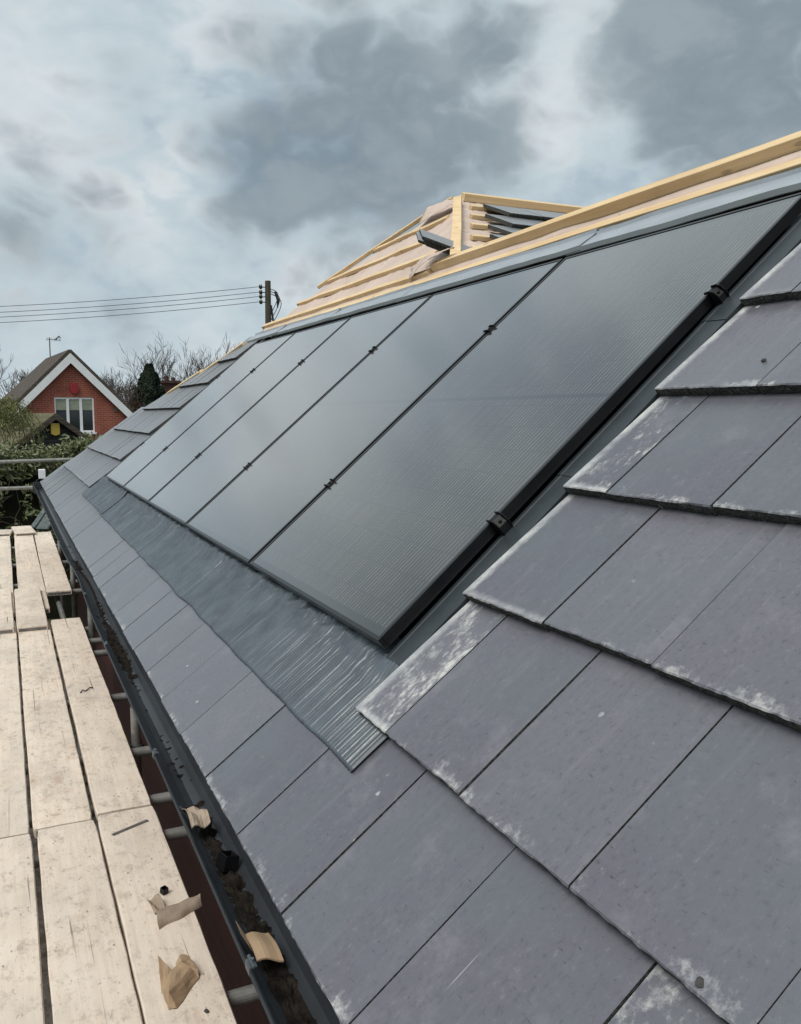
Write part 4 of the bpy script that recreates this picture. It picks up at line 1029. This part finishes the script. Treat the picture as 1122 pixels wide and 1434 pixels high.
mb.build('alarm_box', 'red_alarm', nb, bevel=0.01)
mb = MB().tube([L((0.88, -0.05, 0.2)), L((0.88, -0.05, wz0-0.05))], 0.06, 8); mb.build('waste_pipe', 'grey_pipe', nb)
MB().prism([L((1.55, -0.004, 3.9)), L((1.72, -0.004, 3.9)), L((1.72, -0.004, 4.05)), L((1.55, -0.004, 4.05))], HB.to_3x3() @ Vector((0, -0.02, 0))).build('wall_vent', 'grey_pipe', nb)
ar = thing('aerial', 'thin television aerial mast on the ridge of the brick house', 'aerial', L((0, 5.0, AZ)))
MB().tube([L((0, 5.0, AZ-0.1)), L((0, 5.0, AZ+0.95))], 0.025, 6).build('mast', 'aerial_metal', ar)
b0 = L((0, 5.0, AZ+0.88)); q = MB().tube([b0 + Vector((-0.12, 0, 0)), b0 + Vector((0.48, 0.1, -0.02))], 0.014, 5)
for k in range(6): q.tube([b0 + Vector((-0.1+0.10*k, 0.02*k, -0.09)), b0 + Vector((-0.1+0.10*k, 0.02*k, 0.09))], 0.009, 4)
q.tube([b0 + Vector((0.22, 0.05, -0.03)), b0 + Vector((0.40, 0.05, 0.15))], 0.035, 5).tube([b0 + Vector((0.40, 0.05, 0.15)), b0 + Vector((0.46, 0.05, 0.05))], 0.02, 5)
q.build('antenna', 'aerial_metal', ar)

SB = Matrix.Translation((0.55, 24.0, GZ)) @ Matrix.Rotation(R(13), 4, 'Z')
shed = thing('barn', 'black boarded outbuilding gable with mossy tiled roof and a yellow alarm box', 'outbuilding', M=SB)
def S(p): return SB @ Vector(p)
sz = 0.53 - GZ; sw = 1.9; sd = 1.45
R3 = SB.to_3x3()
MB().prism([S((-sw, 0, 0)), S((sw, 0, 0)), S((sw, 0, sz-sd-0.08)), S((0, 0, sz-0.08)), S((-sw, 0, sz-sd-0.08))], R3 @ Vector((0, 0.2, 0))).build('wall', 'black_cladding', shed)
mb = MB()
for s in (-1, 1): mb.prism([S((0, -0.15, sz-0.06)), S((s*sw*1.1, -0.15, sz-0.06-sd*1.1)), S((s*sw*1.1, 9.0, sz-0.06-sd*1.1)), S((0, 9.0, sz-0.06))], R3 @ Vector((0, 0, 0.07)))
mb.build('roof', 'mossy_roof', shed)
mb = MB()
for s in (-1, 1): mb.prism([S((0, -0.18, sz-0.01)), S((s*sw*1.1, -0.18, sz-0.01-sd*1.1)), S((s*sw*1.1, -0.18, sz-0.15-sd*1.1)), S((0, -0.18, sz-0.17))], R3 @ Vector((0, 0.026, 0)))
mb.build('bargeboard', 'old_brown_roof', shed)
mb = MB().prism([S((-0.12, -0.01, sz-0.57)), S((0.0, -0.01, sz-0.62)), S((0.12, -0.01, sz-0.57)), S((0.12, -0.01, sz-0.27)), S((-0.12, -0.01, sz-0.27))], R3 @ Vector((0, -0.08, 0)))
mb.build('alarm_box', 'yellow_alarm', shed, bevel=0.01)
# distant chimney house
CB = Vector((11.1, 62, GZ))
ch = thing('distant_house', 'distant brown roofed house with a brick chimney beside the dark conifer', 'house', CB)
MB().box((8.2, 62, GZ), (14.5, 68, 1.0)).build('wall', 'red_brick', ch)
mb = MB(); mb.prism([(7.9, 61.6, 0.9), (14.8, 61.6, 0.9), (14.4, 65, 2.1), (8.3, 65, 2.1)], (0, 0.3, 0.12)); mb.prism([(7.9, 68.4, 0.9), (14.8, 68.4, 0.9), (14.4, 65, 2.1), (8.3, 65, 2.1)], (0, -0.1, 0.12)); rf = mb.build('roof', 'old_brown_roof', ch)
MB().box((10.1, 63.2, 1.2), (11.2, 64.4, 2.75)).box((9.98, 63.05, 2.75), (11.32, 64.55, 2.95)).build('chimney', 'old_brick', rf)
MB().tube([(10.4, 63.8, 2.9), (10.4, 63.8, 3.3)], 0.16, 10).tube([(10.9, 63.8, 2.9), (10.9, 63.8, 3.2)], 0.16, 10).build('chimney_pot', 'old_brick', rf)

# ------------------------------------------------------------------ utility pole and wires
pole = thing('utility_pole', 'dark wooden utility pole with four insulators behind the battened roof', 'utility pole', (10.15, 36, GZ))
MB().tube([(10.13, 36, GZ), (10.19, 36, 6.35)], [0.17, 0.125], 12).build('pole', 'pole_wood', pole)
wz = [6.08, 5.85, 5.66, 5.43]
for k, z in enumerate(wz):
    q = MB().tube([(10.12, 36, z), (9.78, 36, z-0.03)], 0.02, 6).tube([(9.86, 36, z-0.10), (9.86, 36, z-0.03), (9.86, 36, z+0.02), (9.86, 36, z+0.09)], [0.045, 0.085, 0.085, 0.05], 8)
    q.build('insulator', 'insulator', pole)
q = MB()
for k in range(3):
    pts = []
    for i in range(17):
        t = i/16; pts.append((10.26 + (0.42+0.08*k)*math.sin(math.pi*t)*(1-0.25*t), 35.95, 6.0 - 0.1*k - (1.15+0.15*k)*t + 0.28*math.sin(math.pi*t)))
    q.tube(pts, 0.018, 5)
q.tube([(10.5, 35.95, 5.9), (10.62, 35.95, 5.55), (10.60, 35.95, 5.2)], [0.05, 0.06, 0.03], 6)
q.tube([(10.3, 35.95, 5.3), (10.42, 35.95, 4.4), (10.50, 35.95, 3.4)], 0.045, 6)
q.build('cable_loop', 'insulator', pole)
WL = ['topmost', 'second', 'third', 'lowest']
for k, z in enumerate(wz):
    a = Vector((9.82, 36, z)); b = Vector((-30, 52.0, [6.25, 5.95, 5.7, 5.45][k])); pts = []
    for i in range(41):
        t = i/40; p = a.lerp(b, t); p.z -= 1.25*4*t*(1-t); pts.append(p)
    tag(MB().tube(pts, 0.013, 5).build('overhead_wire', 'wire'), '%s of the four overhead wires running left from the utility pole' % WL[k], 'wire', 'overhead wires')

# ------------------------------------------------------------------ vegetation
def leaf_cloud(fn, n, size, rr, aspect=1.9):
    mb = MB()
    for _ in range(n):
        p, nrm = fn(rr)
        s = size*rr.uniform(0.6, 1.35)
        d = Vector((rr.gauss(0, 1), rr.gauss(0, 1), rr.gauss(0, 0.8))) + nrm*0.6; d.normalize()
        a = d.orthogonal().normalized(); a.rotate(Matrix.Rotation(rr.uniform(0, 6.28), 3, d)); b = d.cross(a)
        mb.add([p - a*s*aspect/2, p + b*s*0.36 + d*s*0.12, p + a*s*aspect/2, p - b*s*0.36 + d*s*0.12], [(0, 1, 2, 3)])
    return mb
def hedge_top(x): return -0.19 + 0.16*noise.noise(Vector((x*0.9, 1, 0))) + 0.09*noise.noise(Vector((x*3.1, 4, 0))) + (0.1 if x > 0.3 else 0)
hedge = thing('hedge', 'dense dark green leafy hedge behind the guard rails', 'hedge', (-0.5, 15.5, GZ))
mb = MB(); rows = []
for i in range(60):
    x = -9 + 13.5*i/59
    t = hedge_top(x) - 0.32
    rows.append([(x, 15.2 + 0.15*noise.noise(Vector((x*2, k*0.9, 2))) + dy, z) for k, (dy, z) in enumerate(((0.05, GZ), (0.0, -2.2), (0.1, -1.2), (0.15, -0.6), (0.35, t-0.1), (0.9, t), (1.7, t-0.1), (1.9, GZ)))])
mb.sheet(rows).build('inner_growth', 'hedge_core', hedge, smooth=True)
rr = random.Random(21)
def hp(r):
    x = r.uniform(-4.5, 3.4); t = hedge_top(x)
    if r.random() < 0.34:
        y = 15.0 + 1.8*r.random(); z = t - abs(r.gauss(0, 0.12)); return Vector((x, y, z + (0.18*r.random() if r.random() < 0.2 else 0))), Vector((0, -0.2, 1))
    z = t - (r.random()**0.85)*2.4; b = 0.20*noise.noise(Vector((x*1.7, z*1.7, 0)))
    if noise.noise(Vector((x*2.6, z*2.6, 7))) + noise.noise(Vector((x*6, z*6, 3)))*0.5 < -0.10 + 0.22*max(0, (t - z) - 0.6): z = t - 0.3*r.random()
    return Vector((x, 15.12 - b + abs(r.gauss(0, 0.12)) - 0.12, z)), Vector((0, -1, 0.4))
leaf_cloud(hp, 17000, 0.062, rr).build('leaves', 'hedge_leaf', hedge, recalc=False)
leaf_cloud(hp, 4200, 0.055, rr).build('pale_leaves', 'hedge_leaf_light', hedge, recalc=False)
mb = MB()
for _ in range(150):
    x = rr.uniform(-4, 3); p = Vector((x, 14.95 + rr.uniform(-0.1, 0.15), rr.uniform(-2.6, -0.5))); pts = [p]
    d = Vector((rr.gauss(0, 0.6), rr.gauss(-0.1, 0.2), 0.8))
    for i in range(5): d = d + Vector((rr.gauss(0, 0.3), rr.gauss(0, 0.15), rr.gauss(0, 0.25))); p = p + d.normalized()*0.16; pts.append(p)
    mb.tube(pts, [0.010, 0.009, 0.008, 0.006, 0.005, 0.003], 4, False)
mb.build('stems', 'hedge_twig', hedge)

def bare_tree(base, h, seed, label, spread=0.5, dens=1.0):
    r = random.Random(seed); t = thing('bare_tree', label, 'tree', base, 'bare winter trees on the skyline')
    trunk, br = MB(), MB()
    def grow(mb, p, d, L, rad, lvl):
        n = 4; pts = [p]; q = p
        for i in range(n):
            d = (d + Vector((r.gauss(0, .16), r.gauss(0, .16), r.gauss(0.05, .10)))).normalized(); q = q + d*L/n; pts.append(q)
        mb.tube(pts, [rad*(1-0.55*i/n) for i in range(n+1)], 5 if lvl < 2 else 3, False)
        if lvl >= 5: return
        k = [5, 4, 3, 3, 2][lvl]
        for j in range(k + (1 if r.random() < .5 else 0)):
            f = r.uniform(0.35, 1.0) if lvl else r.uniform(0.4, 1.0)
            i = min(n-1, int(f*n)); pp = pts[i].lerp(pts[i+1], f*n-i)
            ax = Vector((r.gauss(0, 1), r.gauss(0, 1), r.gauss(0, 0.3))).normalized()
            dd = (d*(1.0) + ax*spread*r.uniform(0.7, 1.5) + Vector((0, 0, 0.25))).normalized()
            grow(br, pp, dd, L*r.uniform(0.5, 0.78), max(0.013, rad*0.46), lvl+1)
    grow(trunk, Vector(base), Vector((r.gauss(0, .05), 0, 1)), h*0.42, h*0.020, 0)
    trunk.build('trunk', 'bare_bark', t); br.build('branches', 'bare_bark', t)
for a in (((0.2, 58, GZ), 8.3, 1, 'bare tree left of the brick house behind its ridge'), ((-3.5, 62, GZ), 8.2, 2, 'bare tree at the far left edge of the skyline'), ((5.4, 55, GZ), 7.6, 3, 'bare tree just right of the brick gable'),
          ((7.2, 60, GZ), 7.6, 4, 'bare tree between the brick gable and the dark conifer'), ((11.2, 66, GZ), 9.4, 5, 'bare spreading tree above the distant chimney'), ((13.2, 66, GZ), 10.0, 6, 'tall bare tree right of the distant chimney'),
          ((15.4, 68, GZ), 10.0, 7, 'bare tree rising directly behind the hip of the tiled roof'), ((3.4, 66, GZ), 7.6, 8, 'thin bare tree showing just over the brick house roof')): bare_tree(*a)
def clump_tree(name, base, h, rad, seed, label, mt, n, size, shape, bark='bare_bark', group=None):
    r = random.Random(seed); t = thing(name, label, 'tree' if 'scrub' not in name else 'shrub', base, group)
    b = Vector(base); MB().tube([b, b + Vector((0.05, 0, h*0.45)), b + Vector((0, 0, h*0.93))], [h*0.03, h*0.02, 0.02], 7).build('trunk', bark, t)
    mb = MB()
    for _ in range(n):
        z = r.random()**0.9; w = shape(z)*rad
        a = r.uniform(0, 6.283); k = (r.random()**0.4)
        lump = 1 + 0.35*noise.noise(Vector((math.cos(a)*2, math.sin(a)*2, z*7 + seed)))
        if noise.noise(Vector((math.cos(a)*3.1, math.sin(a)*3.1, z*13 + seed*2))) < -0.25 and k > 0.7: continue
        p = b + Vector((math.cos(a)*w*k*lump, math.sin(a)*w*k*lump, h*(0.12 + 0.90*z)))
        d = Vector((math.cos(a), math.sin(a), r.uniform(-0.5, 0.5))).normalized(); s = size*r.uniform(0.6, 1.4)
        u = d.orthogonal().normalized(); u.rotate(Matrix.Rotation(r.uniform(0, 6.28), 3, d)); v = d.cross(u)
        mb.add([p - u*s, p + v*s*0.4 + d*s*0.3, p + u*s, p - v*s*0.4 + d*s*0.3], [(0, 1, 2, 3)])
    mb.build('crown', mt, t, recalc=False)
clump_tree('conifer', (8.0, 56, GZ), 6.8, 2.3, 31, 'dark green conifer beside the distant chimney', 'conifer_needles', 9000, 0.16, lambda z: ((1-z)**0.7*0.9 + 0.05)*(0.75 + 0.35*((z*6.5) % 1.0)))
clump_tree('scrub_bush', (6.3, 50, GZ), 4.6, 1.7, 32, 'brown winter scrub at the right foot of the brick gable', 'brown_scrub', 4500, 0.13, lambda z: math.sin(math.pi*min(1, z*0.8+0.2))*1.0)
clump_tree('scrub_bush', (10.2, 58, GZ), 4.3, 2.4, 33, 'brown winter scrub below the distant chimney', 'brown_scrub', 4500, 0.14, lambda z: math.sin(math.pi*min(1, z*0.8+0.2)))
clump_tree('scrub_bush', (-4.5, 52, GZ), 4.9, 3.2, 34, 'dark scrub behind the left end of the brick house', 'brown_scrub', 5000, 0.15, lambda z: math.sin(math.pi*min(1, z*0.8+0.2)))
# weeping shrub in front of the brick house
wt = thing('weeping_tree', 'olive green weeping tree at the left edge in front of the brick house', 'tree', (-1.5, 21.5, GZ))
r = random.Random(77); MB().tube([(-1.5, 21.5, GZ), (-1.45, 21.5, -0.5), (-1.2, 21.5, 0.6)], [0.16, 0.11, 0.04], 7).build('trunk', 'bare_bark', wt)
lm, tw = MB(), MB()
for _ in range(210):
    a = r.uniform(0, 6.283); rad = 0.85*r.random()**0.6
    st_ = Vector((-1.35 + rad*math.cos(a), 21.5 + rad*math.sin(a)*0.8, 0.95 - 0.25*rad**2 + r.uniform(-0.4, 0.12))); ln = r.uniform(0.5, 1.4)
    p = st_.copy(); pts = [p.copy()]
    d = Vector((math.cos(a)*0.5, math.sin(a)*0.5, 0.1))
    for i in range(9):
        d = d + Vector((r.gauss(0, .08), r.gauss(0, .08), -0.16)); p = p + d.normalized()*ln/9; pts.append(p.copy())
        for k in range(8):
            q = p + Vector((r.gauss(0, .05), r.gauss(0, .05), r.gauss(0, .07))); s = r.uniform(0.022, 0.048); e = Vector((r.gauss(0, .5), r.gauss(0, .5), -1)).normalized(); f = Vector((r.gauss(0, 1), r.gauss(0, 1), 0)).normalized()
            lm.add([q - e*s, q + f*s*0.28, q + e*s, q - f*s*0.28], [(0, 1, 2, 3)])
    tw.tube(pts, 0.006, 3, False)
lm.build('leaves', 'willow_leaf', wt, recalc=False); tw.build('twigs', 'bare_bark', wt)
# far tree line closing the horizon
mb = MB(); r = random.Random(5)
for _ in range(15000):
    x = r.uniform(-90, 150); h = 2.6 + 1.4*noise.noise(Vector((x*0.08, 0, 0))) + 0.9*noise.noise(Vector((x*0.3, 2, 0)))
    z = GZ + (h+1.0)*r.random(); p = Vector((x, 120 + r.uniform(-4, 4), z)); s = r.uniform(0.25, 0.6); d = Vector((r.gauss(0, .6), -1, r.gauss(0, .6))).normalized(); u = d.orthogonal().normalized(); v = d.cross(u)
    mb.add([p - u*s, p + v*s*0.6, p + u*s, p - v*s*0.6], [(0, 1, 2, 3)])
o = mb.build('distant_wood', 'brown_scrub', recalc=False, kind='stuff'); tag(o, 'brown line of far woodland along the horizon', 'wood')
